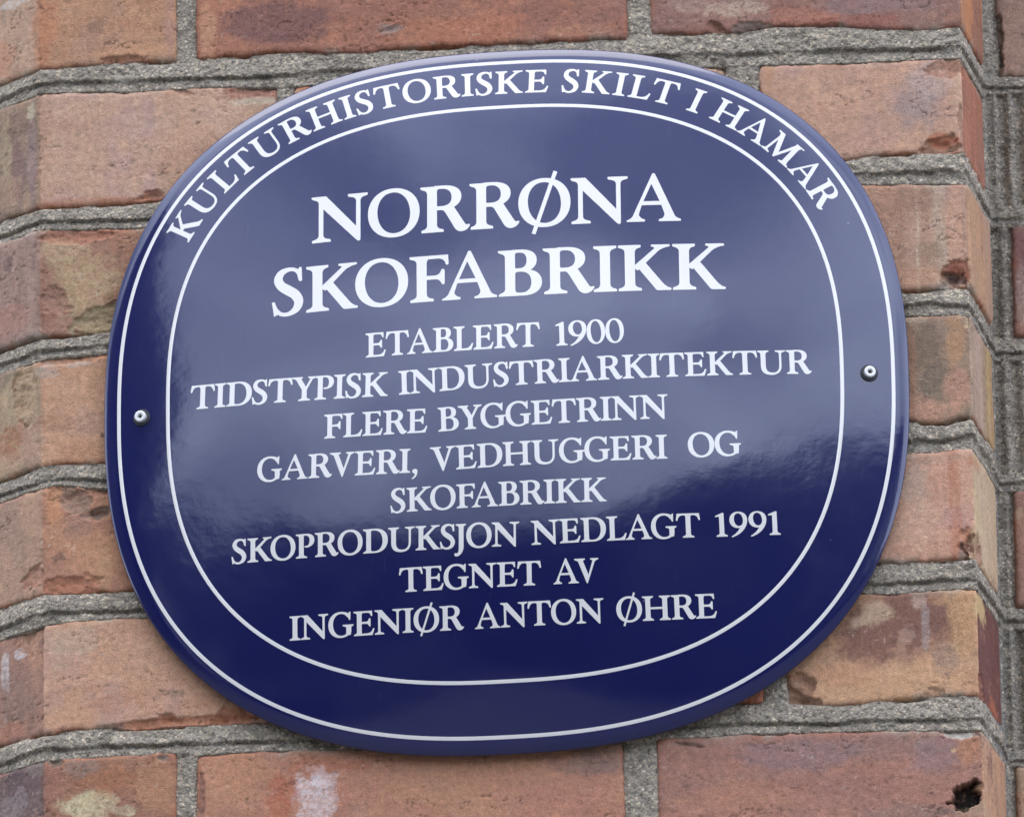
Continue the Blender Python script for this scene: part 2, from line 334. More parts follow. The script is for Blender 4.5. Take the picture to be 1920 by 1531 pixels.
lumps = np.clip(vnoise(Sg/1.9, Zg/1.9, 15)-0.80, 0, 1)*3.0; H = H+lumps
P = surf(Sg, Zg, np.maximum(H, -14))
# colour of the mortar: warm grey, shade under the lip painted into the groove, paler smears on the lower strip
base = lin((156, 145, 129)); dark = lin((114, 104, 90)); pale = lin((176, 164, 143)); blue = lin((137, 129, 116))
c = np.ones(Sg.shape+(3,))*base
w = (0.5+0.5*fbm(Sg/17, Zg/17, 51))[..., None]; c = c*(1-0.45*w)+blue*0.45*w
w = sstep(0.15, 0.6, fbm(Sg/8, Zg/4, 52))[..., None]*0.5; c = c*(1-w)+pale*w
w = sstep(0.05, 0.5, fbm(Sg/10, Zg/7, 53))[..., None]*0.45; c = c*(1-w)+dark*w
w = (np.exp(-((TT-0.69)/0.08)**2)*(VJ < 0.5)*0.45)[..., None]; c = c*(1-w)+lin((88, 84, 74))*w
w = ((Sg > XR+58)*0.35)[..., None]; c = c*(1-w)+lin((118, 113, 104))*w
keep = H > -11.5
q = keep[:-1, :-1] | keep[1:, :-1] | keep[:-1, 1:] | keep[1:, 1:]
ii, jj = np.nonzero(q); nz_ = len(zz)
F = np.stack([ii*nz_+jj, (ii+1)*nz_+jj, (ii+1)*nz_+jj+1, ii*nz_+jj+1], 1)
used = np.unique(F); rm = np.full(Sg.size, -1); rm[used] = np.arange(len(used))
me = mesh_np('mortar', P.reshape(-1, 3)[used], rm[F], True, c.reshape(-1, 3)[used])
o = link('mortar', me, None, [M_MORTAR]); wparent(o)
# solid core behind the joints, so that nothing shows through
cs = np.array([S0-2, XL, XR, XR+LR, S1+2]); cx, cy = _path(cs)
cv = [(a*1e-3, b*1e-3+0.016, z) for z in (-0.29, 0.291) for a, b in zip(cx, cy)]
cv += [(cx[0]*1e-3, 0.30, -0.29), (cx[-1]*1e-3, 0.30, -0.29), (cx[0]*1e-3, 0.30, 0.291), (cx[-1]*1e-3, 0.30, 0.291)]
me = bpy.data.meshes.new('core')
me.from_pydata(cv, [], [(0,1,6,5),(1,2,7,6),(2,3,8,7),(3,4,9,8),(4,11,13,9),(11,10,12,13),(10,0,5,12),(0,10,11,4,3,2,1),(5,6,7,8,9,13,12)])
ca = me.color_attributes.new('Col', 'FLOAT_COLOR', 'POINT')
ca.data.foreach_set('color', [0.2, 0.19, 0.17, 1.0]*len(cv))
o = link('core', me, None, [M_MORTAR]); wparent(o)
# ------------------------------------------------------------------ bricks
def clay(rgb):
    r, g, b = rgb; k = min(1.0, (r+g+b)/270.0); w = min(1.0, max(0.0, (0.27-(r-b)/r)/0.08)); return ((0.90*r+7*k)*(1-w)+0.96*r*w, (0.85*g+17.5*k)*(1-w)+0.95*g*w, (0.670*b+27.2*k)*(1-w)+0.91*b*w)
def blend(c, rgb, w):
    w = np.clip(w, 0, 1)[..., None]; return c*(1-w)+lin(clay(rgb))*w
ORANGE = (176, 98, 66)
# per brick: front colour, second colour, side-face colour, mottling, list of marks.  marks in photograph pixels:
#  ('chip', face, x, y, rx, ry, depth_mm, colour, angle)   ('spot', face, x, y, rx, ry, colour, strength, raggedness)   ('stripe', face, x, width, colour, strength)
B = {
 (0,0): ((190,138,112),(176,118,90),(186,146,130),0.5,[('spot','F',85,60,22,70,(190,118,84),.6,.4),('spot','F',180,50,18,16,(128,92,78),.5,.9),('spot','F',250,98,70,14,(204,146,116),.6,.6),('chip','F',225,112,45,8,1.6,(150,92,68),0),('spot','F',318,30,8,80,(178,128,122),.5,.5),('spot','L',30,8,25,10,(206,196,188),.8,.7),('spot','L',10,110,20,40,(196,120,88),.6,.6)]),
 (0,1): ((176,112,88),(150,92,80),(176,112,88),0.9,[('spot','F',510,35,95,42,(118,76,74),.75,.55),('spot','F',390,60,14,60,(196,138,112),.7,.4),('spot','F',730,55,26,10,(150,128,122),.9,.8),('chip','F',735,55,20,6,1.2,(150,128,120),-15),('spot','F',1010,20,50,35,(132,84,76),.55,.6),('spot','F',1120,25,55,35,(140,96,92),.6,.6),('spot','F',880,60,120,26,(186,112,84),.6,.5),('spot','F',1085,58,60,10,(190,130,104),.6,.7),('spot','F',780,15,120,20,(150,96,80),.4,.6)]),
 (0,2): ((158,104,90),(144,108,104),(176,112,80),0.9,[('spot','F',1380,15,55,16,(196,170,154),.8,.8),('spot','F',1290,8,40,14,(190,160,150),.5,.8),('spot','F',1500,30,70,18,(190,112,86),.65,.6),('spot','F',1650,8,110,18,(148,122,120),.7,.7),('spot','F',1610,40,90,14,(160,88,72),.6,.5),('chip','F',1345,52,20,9,2.2,(150,96,80),30),('chip','F',1415,52,40,14,1.8,(146,130,120),0),('chip','F',1500,56,90,9,1.5,(150,98,82),-3),('stripe','R',1812,8,(196,122,76),.8),('stripe','R',1826,9,(140,88,78),.7)]),
 (1,0): ((200,158,144),(188,140,124),(158,124,108),0.55,[('stripe','F',84,18,(188,140,122),.55),('spot','F',470,172,55,16,(150,92,76),.85,.4),('spot','F',475,190,40,8,(196,176,156),.8,.5),('chip','F',470,168,50,12,2.0,(150,100,84),0),('chip','F',345,172,18,7,1.6,(176,128,112),20),('spot','F',360,300,50,70,(184,132,112),.6,.6),('spot','F',240,240,60,26,(170,146,142),.3,.6),('spot','F',200,378,120,9,(190,120,92),.7,.5),('chip','F',285,366,32,9,2.2,(186,116,86),-8),('spot','F',130,350,50,30,(196,150,134),.4,.5),('spot','L',40,230,35,22,(120,84,74),.7,.8),('spot','L',38,320,14,60,(130,92,92),.7,.5),('spot','L',62,300,8,90,(150,124,122),.7,.4),('spot','L',20,360,28,34,(182,140,124),.7,.8),('spot','L',12,290,12,60,(176,150,128),.8,.8),('spot','L',60,210,9,14,(200,190,160),.8,.6)]),
 (1,1): ((196,150,130),(180,110,84),(180,120,100),0.6,[('spot','F',1320,116,34,10,(176,110,80),.8,.6),('spot','F',1345,122,22,14,(208,178,158),.8,.6),('chip','F',1360,118,18,30,2.4,(190,150,130),0),('spot','F',575,158,30,8,(186,106,70),.8,.5)]),
 (1,2): ((202,152,136),(192,146,132),(172,104,80),0.4,[('spot','F',1712,195,42,46,(156,138,134),.7,.3),('spot','F',1745,150,40,30,(184,160,152),.6,.4),('spot','F',1690,118,80,8,(190,150,142),.5,.6),('chip','F',1783,128,42,17,1.8,(166,112,92),4),('chip','F',1812,122,16,24,2.4,(190,112,84),0),('chip','F',1765,277,36,24,3.2,(158,108,88),-18),('spot','F',1768,262,26,12,(178,100,70),.8,.4),('spot','F',1440,140,8,30,(196,140,108),.5,.5),('spot','F',1540,200,10,10,(198,136,118),.5,.7),('spot','F',1800,185,14,60,(214,172,156),.6,.4),('chip','F',1807,250,10,60,1.6,(158,108,92),-5),('spot','R',1850,300,14,80,(160,108,98),.5,.5),('spot','R',1830,160,10,14,(176,146,136),.8,.6)]),
 (2,0): ((172,124,104),(150,96,76),(160,122,116),1.0,[('spot','F',160,530,60,70,(186,156,126),.85,.8),('spot','F',120,470,40,25,(196,166,140),.7,.8),('spot','F',95,560,20,60,(140,86,72),.6,.7),('spot','F',215,570,22,22,(140,92,60),.8,.8),('spot','F',180,435,80,14,(176,104,78),.8,.6),('spot','F',235,450,40,30,(176,120,96),.7,.6),('spot','F',130,610,60,16,(168,118,104),.7,.7),('chip','F',105,565,30,26,1.8,(160,112,98),20),('chip','F',190,600,60,30,2.6,(176,150,122),-15),('chip','F',140,440,60,16,2.2,(170,110,88),0),('spot','L',20,495,8,16,(86,60,58),.7,.7),('spot','L',30,600,40,30,(180,120,108),.6,.6),('stripe','L',62,6,(176,140,132),.6)]),
 (2,1): ((190,138,118),(176,118,96),(180,120,100),0.5,[]),
 (2,2): ((196,148,130),(168,128,112),(190,140,114),0.55,[('stripe','F',1690,9,(160,116,100),.7),('stripe','F',1737,8,(170,130,112),.7),('stripe','F',1722,3,(206,180,160),.8),('stripe','F',1765,14,(190,168,150),.7),('spot','F',1715,372,40,26,(160,118,104),.7,.5),('spot','F',1660,400,40,60,(172,122,104),.7,.5),('spot','F',1745,470,26,18,(140,112,92),.6,.8),('spot','F',1790,450,14,90,(210,156,142),.6,.3),('chip','F',1792,508,30,22,2.8,(172,88,62),0),('chip','F',1785,525,28,18,4.2,(120,92,84),10),('spot','F',1785,518,14,7,(66,50,48),.9,.6),('spot','F',1720,520,50,20,(192,140,120),.6,.5),('stripe','R',1848,7,(178,144,134),.6),('stripe','R',1824,7,(184,138,112),.5),('spot','R',1850,402,7,8,(190,110,76),.9,.4)]),
 (3,0): ((200,150,128),(192,136,108),(172,140,118),0.5,[('chip','F',140,668,90,12,2.0,(170,116,92),-6),('spot','F',92,695,22,14,(176,160,150),.8,.8),('spot','F',145,682,28,7,(186,172,160),.8,.9),('spot','F',180,665,30,10,(198,130,100),.8,.5),('spot','F',105,790,38,16,(160,110,84),.7,.9),('spot','F',160,850,60,16,(186,124,92),.55,.7),('spot','F',192,815,4,5,(96,60,52),.9,.5),('spot','F',130,725,60,26,(206,158,138),.5,.6),('spot','L',20,830,30,36,(164,96,62),.85,.8),('spot','L',30,735,34,46,(176,150,124),.7,.9),('spot','L',15,690,30,30,(120,92,78),.8,.8),('spot','L',60,840,16,60,(176,132,122),.7,.5),('spot','L',20,865,40,18,(188,142,124),.7,.7),('chip','L',48,735,20,60,2.2,(176,140,116),0)]),
 (3,1): ((190,138,118),(176,118,96),(180,120,100),0.5,[]),
 (3,2): ((154,120,102),(166,132,112),(180,144,130),0.6,[('spot','F',1730,650,36,40,(126,98,82),.7,.5),('spot','F',1710,598,26,8,(190,170,150),.7,.8),('spot','F',1790,640,18,50,(186,136,104),.75,.5),('spot','F',1752,715,22,40,(112,96,86),.55,.4),('spot','F',1795,730,26,40,(196,140,124),.75,.5),('spot','F',1735,770,50,24,(200,142,124),.75,.4),('spot','F',1706,690,10,70,(176,118,96),.5,.5),('chip','F',1815,605,9,14,1.4,(190,160,130),0),('stripe','R',1853,5,(196,160,104),.85),('stripe','R',1860,3,(186,140,80),.7),('stripe','R',1850,4,(150,110,98),.6),('stripe','R',1872,4,(128,100,96),.7),('stripe','R',1838,6,(190,160,150),.5)]),
 (4,0): ((190,132,106),(170,112,96),(176,134,118),0.7,[('chip','F',135,935,50,26,3.0,(150,116,104),35),('chip','F',190,962,18,12,2.4,(120,100,90),0),('chip','F',185,915,26,14,2.0,(176,120,98),0),('spot','F',145,990,24,26,(150,112,100),.6,.7),('spot','F',110,1045,14,8,(110,76,66),.8,.8),('chip','F',130,1095,60,18,1.8,(176,108,80),-4),('spot','F',180,1040,50,40,(198,140,110),.6,.5),('spot','F',195,1070,14,50,(196,146,116),.5,.5),('spot','F',100,940,14,40,(200,136,100),.7,.5),('spot','L',20,990,30,60,(150,116,110),.5,.6),('spot','L',55,960,14,50,(190,146,124),.6,.5),('chip','L',60,1080,20,20,1.5,(170,112,92),-30)]),
 (4,1): ((190,138,118),(176,118,96),(180,120,100),0.5,[]),
 (4,2): ((206,152,138),(196,140,122),(202,168,148),0.4,[('stripe','F',1792,11,(190,118,92),.8),('spot','F',1716,910,26,50,(190,164,150),.6,.5),('spot','F',1720,980,40,50,(208,164,150),.5,.5),('spot','F',1750,858,60,12,(182,146,134),.6,.6),('spot','F',1812,900,9,60,(210,160,144),.6,.3),('chip','F',1812,1003,12,16,1.6,(192,122,90),0),('chip','F',1822,1035,22,32,3.4,(140,116,108),25),('spot','F',1782,990,5,6,(170,104,84),.8,.5),('chip','R',1838,1030,9,32,2.8,(160,104,84),0),('spot','R',1832,870,6,12,(176,110,84),.8,.4),('stripe','R',1835,5,(196,164,132),.5)]),
 (5,0): ((202,152,134),(192,136,112),(158,112,98),0.5,[('spot','F',140,1200,50,26,(186,164,146),.6,.6),('spot','F',110,1240,14,30,(180,150,136),.4,.5),('chip','F',330,1352,170,8,2.0,(184,112,80),-2),('chip','F',440,1340,40,18,2.4,(184,112,82),-8),('chip','F',310,1345,16,9,2.0,(180,108,78),0),('spot','F',330,1300,22,7,(140,108,88),.7,.9),('spot','F',250,1305,26,16,(188,124,96),.6,.7),('spot','F',200,1320,30,14,(184,124,98),.5,.7),('spot','F',130,1345,60,20,(204,150,124),.6,.5),('spot','L',25,1170,40,28,(110,78,68),.85,.8),('spot','L',32,1225,12,10,(206,198,200),.85,.9),('spot','L',4,1260,7,40,(204,196,196),.8,.9),('spot','L',60,1240,12,60,(186,132,110),.6,.5),('spot','L',30,1300,40,50,(140,104,96),.6,.7),('spot','L',15,1370,30,16,(186,112,84),.6,.6),('chip','L',50,1195,22,36,2.0,(176,126,106),-20)]),
 (5,1): ((176,104,76),(160,92,70),(180,120,100),0.5,[]),
 (5,2): ((200,150,124),(196,142,112),(112,62,54),0.5,[('spot','F',1700,1165,100,62,(126,78,66),.92,.35),('spot','F',1620,1200,50,40,(134,86,72),.9,.4),('spot','F',1640,1147,32,20,(196,158,142),.95,.25),('spot','F',1612,1165,20,10,(200,162,146),.8,.3),('spot','F',1722,1128,14,12,(184,150,140),.8,.5),('spot','F',1735,1175,8,40,(176,160,156),.7,.8),('spot','F',1700,1190,14,18,(182,150,140),.6,.8),('spot','F',1690,1230,12,40,(186,140,120),.7,.6),('spot','F',1775,1240,22,34,(140,116,108),.7,.7),('spot','F',1805,1170,26,60,(196,146,104),.8,.6),('spot','F',1775,1125,34,12,(190,136,100),.6,.6),('spot','F',1660,1280,150,28,(208,156,126),.75,.3),('spot','F',1580,1265,60,20,(200,140,112),.6,.4),('chip','F',1502,1290,30,32,2.8,(164,116,98),35),('chip','F',1500,1318,50,24,3.2,(150,110,92),30),('chip','F',1753,1300,18,12,1.6,(204,150,128),0),('chip','R',1848,1290,5,30,2.5,(150,90,70),-10),('spot','R',1870,1345,10,30,(180,96,62),.7,.5),('spot','R',1845,1140,8,24,(206,170,128),.85,.4)]),
 (6,0): ((166,110,84),(146,98,80),(118,90,88),1.0,[('spot','F',165,1510,55,26,(206,192,160),.97,.75),('spot','F',235,1518,26,10,(204,190,160),.95,.8),('spot','F',95,1470,24,50,(160,98,84),.6,.6),('spot','F',150,1440,34,14,(140,124,116),.6,.8),('spot','F',290,1470,34,50,(186,128,100),.75,.5),('spot','F',200,1465,50,24,(176,104,66),.6,.8),('chip','F',100,1428,18,10,2.8,(110,100,90),0),('chip','F',305,1420,12,8,1.5,(120,110,100),0),('spot','F',225,1500,20,40,(150,94,78),.5,.6),('spot','L',40,1460,40,50,(100,80,82),.7,.7),('spot','L',20,1510,24,30,(150,138,136),.6,.9),('spot','L',60,1440,14,20,(160,146,134),.5,.8)]),
 (6,1): ((188,130,108),(174,112,92),(180,120,100),0.7,[('spot','F',592,1490,40,48,(214,196,196),.88,.85),('spot','F',600,1460,18,22,(216,204,206),.8,.8),('spot','F',530,1490,30,40,(176,84,52),.8,.6),('spot','F',585,1430,50,24,(184,102,70),.65,.6),('spot','F',640,1500,16,40,(182,112,96),.5,.6),('spot','F',665,1435,30,9,(176,92,60),.6,.7),('spot','F',1110,1430,60,22,(140,112,108),.65,.5),('spot','F',880,1470,160,50,(194,138,108),.5,.6),('spot','F',1040,1490,120,40,(182,114,102),.5,.6),('spot','F',450,1450,60,40,(190,128,100),.6,.5),('chip','F',378,1490,7,60,1.4,(140,92,80),0)]),
 (6,2): ((176,118,104),(156,108,100),(190,138,114),0.8,[('spot','F',1490,1410,130,30,(138,116,118),.75,.6),('spot','F',1660,1400,100,22,(146,108,106),.6,.6),('spot','F',1760,1410,60,30,(142,122,124),.6,.7),('spot','F',1400,1490,120,30,(186,124,98),.55,.6),('spot','F',1560,1480,120,34,(160,104,98),.5,.6),('spot','F',1820,1400,24,30,(186,122,90),.7,.5),('spot','F',1800,1375,26,8,(206,196,184),.9,.6),('chip','F',1800,1374,34,9,1.5,(196,188,178),5),('spot','F',1788,1405,5,5,(206,160,130),.9,.3),('chip','F',1817,1490,42,24,8.5,(30,25,18),-32),('spot','F',1840,1515,50,12,(176,150,130),.6,.8),('spot','F',1290,1393,40,8,(150,130,120),.5,.7),('chip','F',1288,1394,30,4,1.4,(120,84,72),10),('spot','F',1768,1520,18,5,(70,56,50),.8,.8),('spot','F',1700,1522,80,14,(140,110,104),.6,.7),('spot','R',1862,1435,4,26,(130,84,74),.6,.5)]),
 (0,3): ((160,122,112),(168,130,122),(160,122,112),0.35,[('chip','W',1866,80,10,50,4.5,(84,78,68),0),('chip','W',1868,120,8,26,4.0,(90,84,76),0)]),
 (2,3): ((134,88,82),(150,104,96),(134,88,82),0.5,[('spot','W',1915,560,12,60,(180,156,146),.7,.8),('spot','W',1912,620,16,16,(176,120,104),.6,.7)]),
 (4,3): ((164,116,104),(158,110,98),(150,104,94),0.4,[('spot','W',1912,960,8,12,(190,160,140),.7,.8)]),
 (6,3): ((190,150,134),(180,136,118),(180,136,118),0.4,[]),
}
GB = 0.70
def make_brick(k, i, s0, s1):
    rnd = np.random.RandomState(100+k*17+i*5); sd = 60+k*11+i*3
    fc, sc2, sidec, mot, marks = B.get((k, i), ((186, 134, 112), (170, 112, 92), (180, 130, 110), 0.6, []))
    s = np.arange(s0-3.2, s1+3.2, GB); zc0 = float(zb(k, (s0+s1)/2)); 
    zlo = min(float(np.min(zb(k, s))), 1e9)-3.2; zhi = float(np.max(zt(k, s)))+3.2
    z = np.arange(zlo, zhi, GB); Sx, Zx = np.meshgrid(s, z, indexing='ij')
    def en(x, q, amp): return amp*(0.30*fbm(x/1.6, x*0+q, sd+q+5, 3)+fbm(x/9, x*0+q*4.7+k, sd+q, 4)*0.9+0.5*np.minimum(0, fbm(x/26, x*0+q*2.1, sd+q+3, 3)))
    dT = zt(k, Sx)-Zx+en(Sx, 1, 1.3); dB = Zx-zb(k, Sx)+en(Sx, 2, 1.7)
    dL = Sx-s0+en(Zx, 3, 0.8); dR = s1-Sx+en(Zx, 4, 0.8)
    # smooth minimum keeps the corners rounded
    p = 1.3; d = -p*np.log(np.exp(-np.clip(dT, -8, 60)/p)+np.exp(-np.clip(dB, -8, 60)/p)+np.exp(-np.clip(dL, -8, 60)/p)+np.exp(-np.clip(dR, -8, 60)/p))
    onside = np.clip((Sx-XR)/1.5+0.5, 0, 1)*(Sx < XR+LR)+np.clip((XL-Sx)/1.5+0.5, 0, 1)
    rough = mot
    jl, jr = rnd.uniform(-1.5, 1.5), rnd.uniform(-1.1, 1.1)
    h = rnd.uniform(-0.8, 0.8)+0.55*fbm(Sx/45, Zx/30, sd, 3)+0.30*rough*fbm(Sx/7, Zx/6, sd+1, 4)+0.10*fbm(Sx/1.8, Zx/1.8, sd+2, 3)
    h = h+jl*np.clip((XL-Sx)/2+0.5, 0, 1)+jr*np.clip((Sx-XR)/2+0.5, 0, 1)*(Sx < XR+LR)
    pits = np.clip(vnoise(Sx/1.5, Zx/1.5, sd+9)-0.86, 0, 1)*6.0*rough; h = h-pits
    for xa in (XL, XR): h = h-(0.5+1.6*np.clip(fbm(Zx/7, Sx*0+xa, sd+70, 4), 0, 1))*np.exp(-((Sx-xa+1.2*fbm(Zx/9, Sx*0, sd+71))/1.5)**2)
    c = np.ones(Sx.shape+(3,))*lin(clay(fc))
    # fired body: streaky cloudiness, long along the face
    a = fbm(Sx/28, Zx/9, sd+4, 5, 0.6); c = blend(c, sc2, (0.5+0.9*a)*0.75)
    b = fbm(Sx/6, Zx/5, sd+5, 4, 0.6); pal = np.array(fc)*1.10+4; c = blend(c, tuple(np.minimum(pal, 235)), sstep(0.1, 0.7, b)*0.55)
    dk = np.array(fc)*0.70; c = blend(c, tuple(dk), sstep(0.12, 0.65, fbm(Sx/5, Zx/3.5, sd+6, 5, 0.65))*(0.30+0.35*rough))
    b = fbm(Sx/16, Zx/22, sd+7, 4); c = blend(c, (fc[0]*0.90, fc[1]*0.92, fc[2]*1.02), sstep(0.0, 0.6, b)*0.5)
    st = fbm(Sx/1.6, Zx/38, sd+8, 3); c = blend(c, tuple(np.minimum(np.array(fc)*1.12, 240)), sstep(0.25, 0.7, st)*0.16)   # drag marks
    c = blend(c, ORANGE, sstep(0.25, 0.75, fbm(Sx/11, Zx/7, sd+12, 4))*0.22*rough)
    # returned faces
    sc_ = np.ones(c.shape)*lin(clay(sidec))
    g = fbm(Sx/5, Zx/26, sd+14, 4); sc_ = blend(sc_, tuple(np.array(sidec)*0.80), sstep(0.0, 0.6, g)*0.6)
    g = fbm(Sx/4, Zx/14, sd+15, 4); sc_ = blend(sc_, tuple(np.minimum(np.array(sidec)*1.13, 240)), sstep(0.1, 0.6, g)*0.5)
    if k in (1, 3, 5, 6) or i == 3:
        g = fbm(Sx/4, Zx/4, sd+16, 5, 0.65); sc_ = blend(sc_, tuple(np.array(sidec)*0.66), sstep(0.15, 0.6, g)*0.5*(Sx < 0))
    w = onside[..., None]; c = c*(1-w)+sc_*w
    # rubbed arrises and broken rims show the orange body
    rim = np.exp(-np.clip(d, 0, 99)/1.5); c = blend(c, (168, 98, 72), rim*sstep(-0.1, 0.4, fbm(Sx/8, Zx/8, sd+17, 3))*0.75)
    cr = ((zt(k, Sx)-Zx) > -9)
    for mk in marks:
        kind, face = mk[0], mk[1]
        if kind == 'stripe':
            _, _, x, wd, rgb, al = mk
            ym = {-1: 0, 0: 60, 1: 230, 2: 480, 3: 730, 4: 970, 5: 1210, 6: 1460}[k]
            sa = px(x-wd, ym, face)[0]; sb = px(x+wd, ym, face)[0]; cc = (sa+sb)/2; hw = abs(sb-sa)/2
            u = np.abs(Sx-cc+hw*0.5*fbm(Zx/9, Sx*0+x, sd+20, 3))/hw
            g = fbm(Sx/3, Zx/14, sd+21, 4)
            c = blend(c, rgb, al*(1-sstep(0.6, 1.15, u))*np.clip(0.75+0.6*g, 0, 1)); continue
        x, y, rx, ry = mk[2:6]
        cs_, cz_ = px(x, y, face); ax = abs(px(x+rx, y, face)[0]-px(x-rx, y, face)[0])/2; az = abs(px(x, y+ry, face)[1]-px(x, y-ry, face)[1])/2
        if face in 'LR': az = ry/3.4
        if kind == 'spot':
            rgb, al, rg = mk[6:9]
            u = np.sqrt(((Sx-cs_)/ax)**2+((Zx-cz_)/az)**2)
            u = u+0.75*fbm(Sx/(2.5+ax*0.35), Zx/(2.5+az*0.35), sd+30+int(x) % 13, 6, 0.66)+0.16*fbm(Sx/1.2, Zx/1.2, sd+32, 3, 0.7)
            soft = 0.45*(1-rg)+0.08
            wgt = al*(1-sstep(1-soft, 1+soft, u))
            if rg > 0.55: wgt = wgt*np.clip(0.68+1.9*(rg-0.4)*fbm(Sx/1.7, Zx/1.5, sd+31, 4, 0.7), 0, 1)
            c = blend(c, rgb, wgt)
        else:
            dep, rgb, ang = mk[6:9]; an = R_(-ang); X = (Sx-cs_)*math.cos(an)+(Zx-cz_)*math.sin(an); Z = -(Sx-cs_)*math.sin(an)+(Zx-cz_)*math.cos(an)
            u = np.sqrt((X/ax)**2+(Z/az)**2)+(0.62 if dep < 8 else 0.48)*fbm(Sx/(2.2+ax*0.25), Zx/(2.2+az*0.25), sd+40+int(y) % 11, 5, 0.58)
            q = np.clip(1.02-u, 0, 1); m_ = sstep(0.0, 0.10, q)
            facet = 0.55+0.9*np.abs(fbm(Sx/7, Zx/5, sd+41, 3, 0.6))                 # broken, faceted floor
            h = h-dep*(0.25*m_+0.95*np.minimum(q*1.25, 1)**0.8*facet) if dep < 8 else h-dep*m_
            c = blend(c, rgb, m_*(0.85 if dep < 8 else 1.15)*np.clip(0.85+0.5*fbm(Sx/2.5, Zx/2, sd+42, 4, 0.7), 0, 1))
            ring_ = np.exp(-((u-0.98)/0.07)**2)*sstep(-0.1, 0.35, fbm(Sx/3, Zx/3, sd+43, 3)); c = blend(c, (150, 82, 58), ring_*(0.45 if dep < 8 else 0.1))
    # hairline cracks and scratches
    rd = 1-np.abs(fbm(Sx/16, Zx/8, sd+60, 5, 0.6)); msk = sstep(0.12, 0.4, fbm(Sx/22, Zx/14, sd+61, 3))
    ck = sstep(0.965, 0.992, rd)*msk; h = h-ck*0.5; c = blend(c, tuple(np.array(fc)*0.5), ck*0.55)
    sc1 = sstep(0.62, 0.8, vnoise(Sx/0.9, Zx/24, sd+62))*sstep(0.1, 0.4, fbm(Sx/14, Zx/12, sd+63)); c = blend(c, tuple(np.minimum(np.array(fc)*1.2, 240)), sc1*0.16)
    sp = sstep(0.80, 0.93, vnoise(Sx/1.1, Zx/1.0, sd+64))*sstep(-0.2, 0.5, fbm(Sx/12, Zx/9, sd+65)); c = blend(c, tuple(np.array(fc)*0.55), sp*0.6*(0.4+0.6*rough))
    sp = sstep(0.84, 0.95, vnoise(Sx/1.3, Zx/1.2, sd+66))*sstep(-0.1, 0.5, fbm(Sx/15, Zx/9, sd+67)); c = blend(c, (210, 196, 180), sp*0.4)
    # mortar smears creeping over the lower rim in places
    sm = sstep(0.15, 0.45, fbm(Sx/18, Zx*0+k, sd+50, 3))*np.exp(-np.clip(np.minimum(dT, dB)+1.5*fbm(Sx/2.5, Zx/2.5, sd+51, 3), 0, 50)/1.8); c = blend(c, (164, 155, 141), sm*0.8)
    e = np.clip(d, -5, 3.0)
    drop = np.where(e > 0, 0.9*((3.0-e)/3.0)**2.4, 0.9-e*3.4)
    h = h-drop
    ok = h > -12
    h = np.maximum(h, -12.5)
    P = surf(Sx, Zx, h); nzb = len(z)
    org = surf(np.array((s0+s1)/2), np.array((zlo+zhi)/2), np.array(0.0))
    V = P.reshape(-1, 3)-org; ns = len(s)
    ii, jj = np.meshgrid(np.arange(ns-1), np.arange(nzb-1), indexing='ij'); 
    kq = (ok[:-1, :-1] | ok[1:, :-1] | ok[:-1, 1:] | ok[1:, 1:])
    ii, jj = ii[kq], jj[kq]
    F = np.stack([ii*nzb+jj, (ii+1)*nzb+jj, (ii+1)*nzb+jj+1, ii*nzb+jj+1], 1)
    used = np.unique(F); rm = np.full(len(V), -1); rm[used] = np.arange(len(used))
    me = mesh_np('brick', V[used], rm[F], True, c.reshape(-1, 3)[used])
    o = link('brick', me, None, [M_BRICK], org); wparent(o)
    return o
for k in range(-1, 8):
    for i, (a, b) in enumerate(ROWS[k]): make_brick(k, i, a, b)
# ------------------------------------------------------------------ the oval enamel sign (plane coordinates u, v in mm)
SGX, SGZ, SROT, SSK, SRIM = -2.90, 3.84, 0.0126, 0.0174, -8.0
RA, RB, RN = 216.9, 200.7, 2.44
OA, OB, ON = 209.0, 192.7, 2.45
IA, IB, IN_ = 181.75, 163.95, 2.537
def rho(u, v): return (np.abs(u/RA)**RN+np.abs(v/RB)**RN)**(1/RN)
def dome(u, v):
    r = rho(u, v); q = (u/RA)**2+(v/RB)**2
    par = DOME_H*(1-q); tgt = DOME_H*(1-r*r)
    w = sstep(0.62, 1.0, r)
    h = par*(1-w)+tgt*w
    return h-RIM_DROP*np.clip((r-0.972)/0.028, 0, 1)**2
def spos(u, v, off=0.0):
    u = np.asarray(u, float); v = np.asarray(v, float); e = 0.4
    h = dome(u, v); hu = (dome(u+e, v)-dome(u-e, v))/(2*e); hv = (dome(u, v+e)-dome(u, v-e))/(2*e)
    l = np.sqrt(1+hu*hu+hv*hv)
    uu = u-hu/l*off; vv = v-hv/l*off; hh = h+off/l
    us = uu+SSK*vv
    x = SGX+us*math.cos(SROT)-vv*math.sin(SROT); z = SGZ+us*math.sin(SROT)+vv*math.cos(SROT)
    return np.stack([x, SRIM-hh, z], -1)*1e-3
def sinv(x, z):
    x = x-SGX; z = z-SGZ; us = x*math.cos(SROT)+z*math.sin(SROT); v = -x*math.sin(SROT)+z*math.cos(SROT)
    return us-SSK*v, v
def spx(x, y):
    """photograph pixel -> (u, v) on the domed face"""
    v = ray(x, y); C = CAM*1e3; h = 10.0
    for _ in range(12):
        t = (SRIM-h-C[1])/v[1]; P = C+t*v; q = sinv(P[0], P[2]); h = float(dome(np.array(q[0]), np.array(q[1])))
    return np.array(q)
sign = bpy.data.objects.new('oval_sign', None); col.objects.link(sign); sign.location = (SGX*1e-3, -0.004, SGZ*1e-3)
tag(sign, 'domed navy blue enamel oval sign with white serif lettering screwed to the brick pier', 'sign')
def sparent(o, p=None): o.parent = p or sign; o.location = Vector(o.location)-sign.location
NS, NR = 360, 90
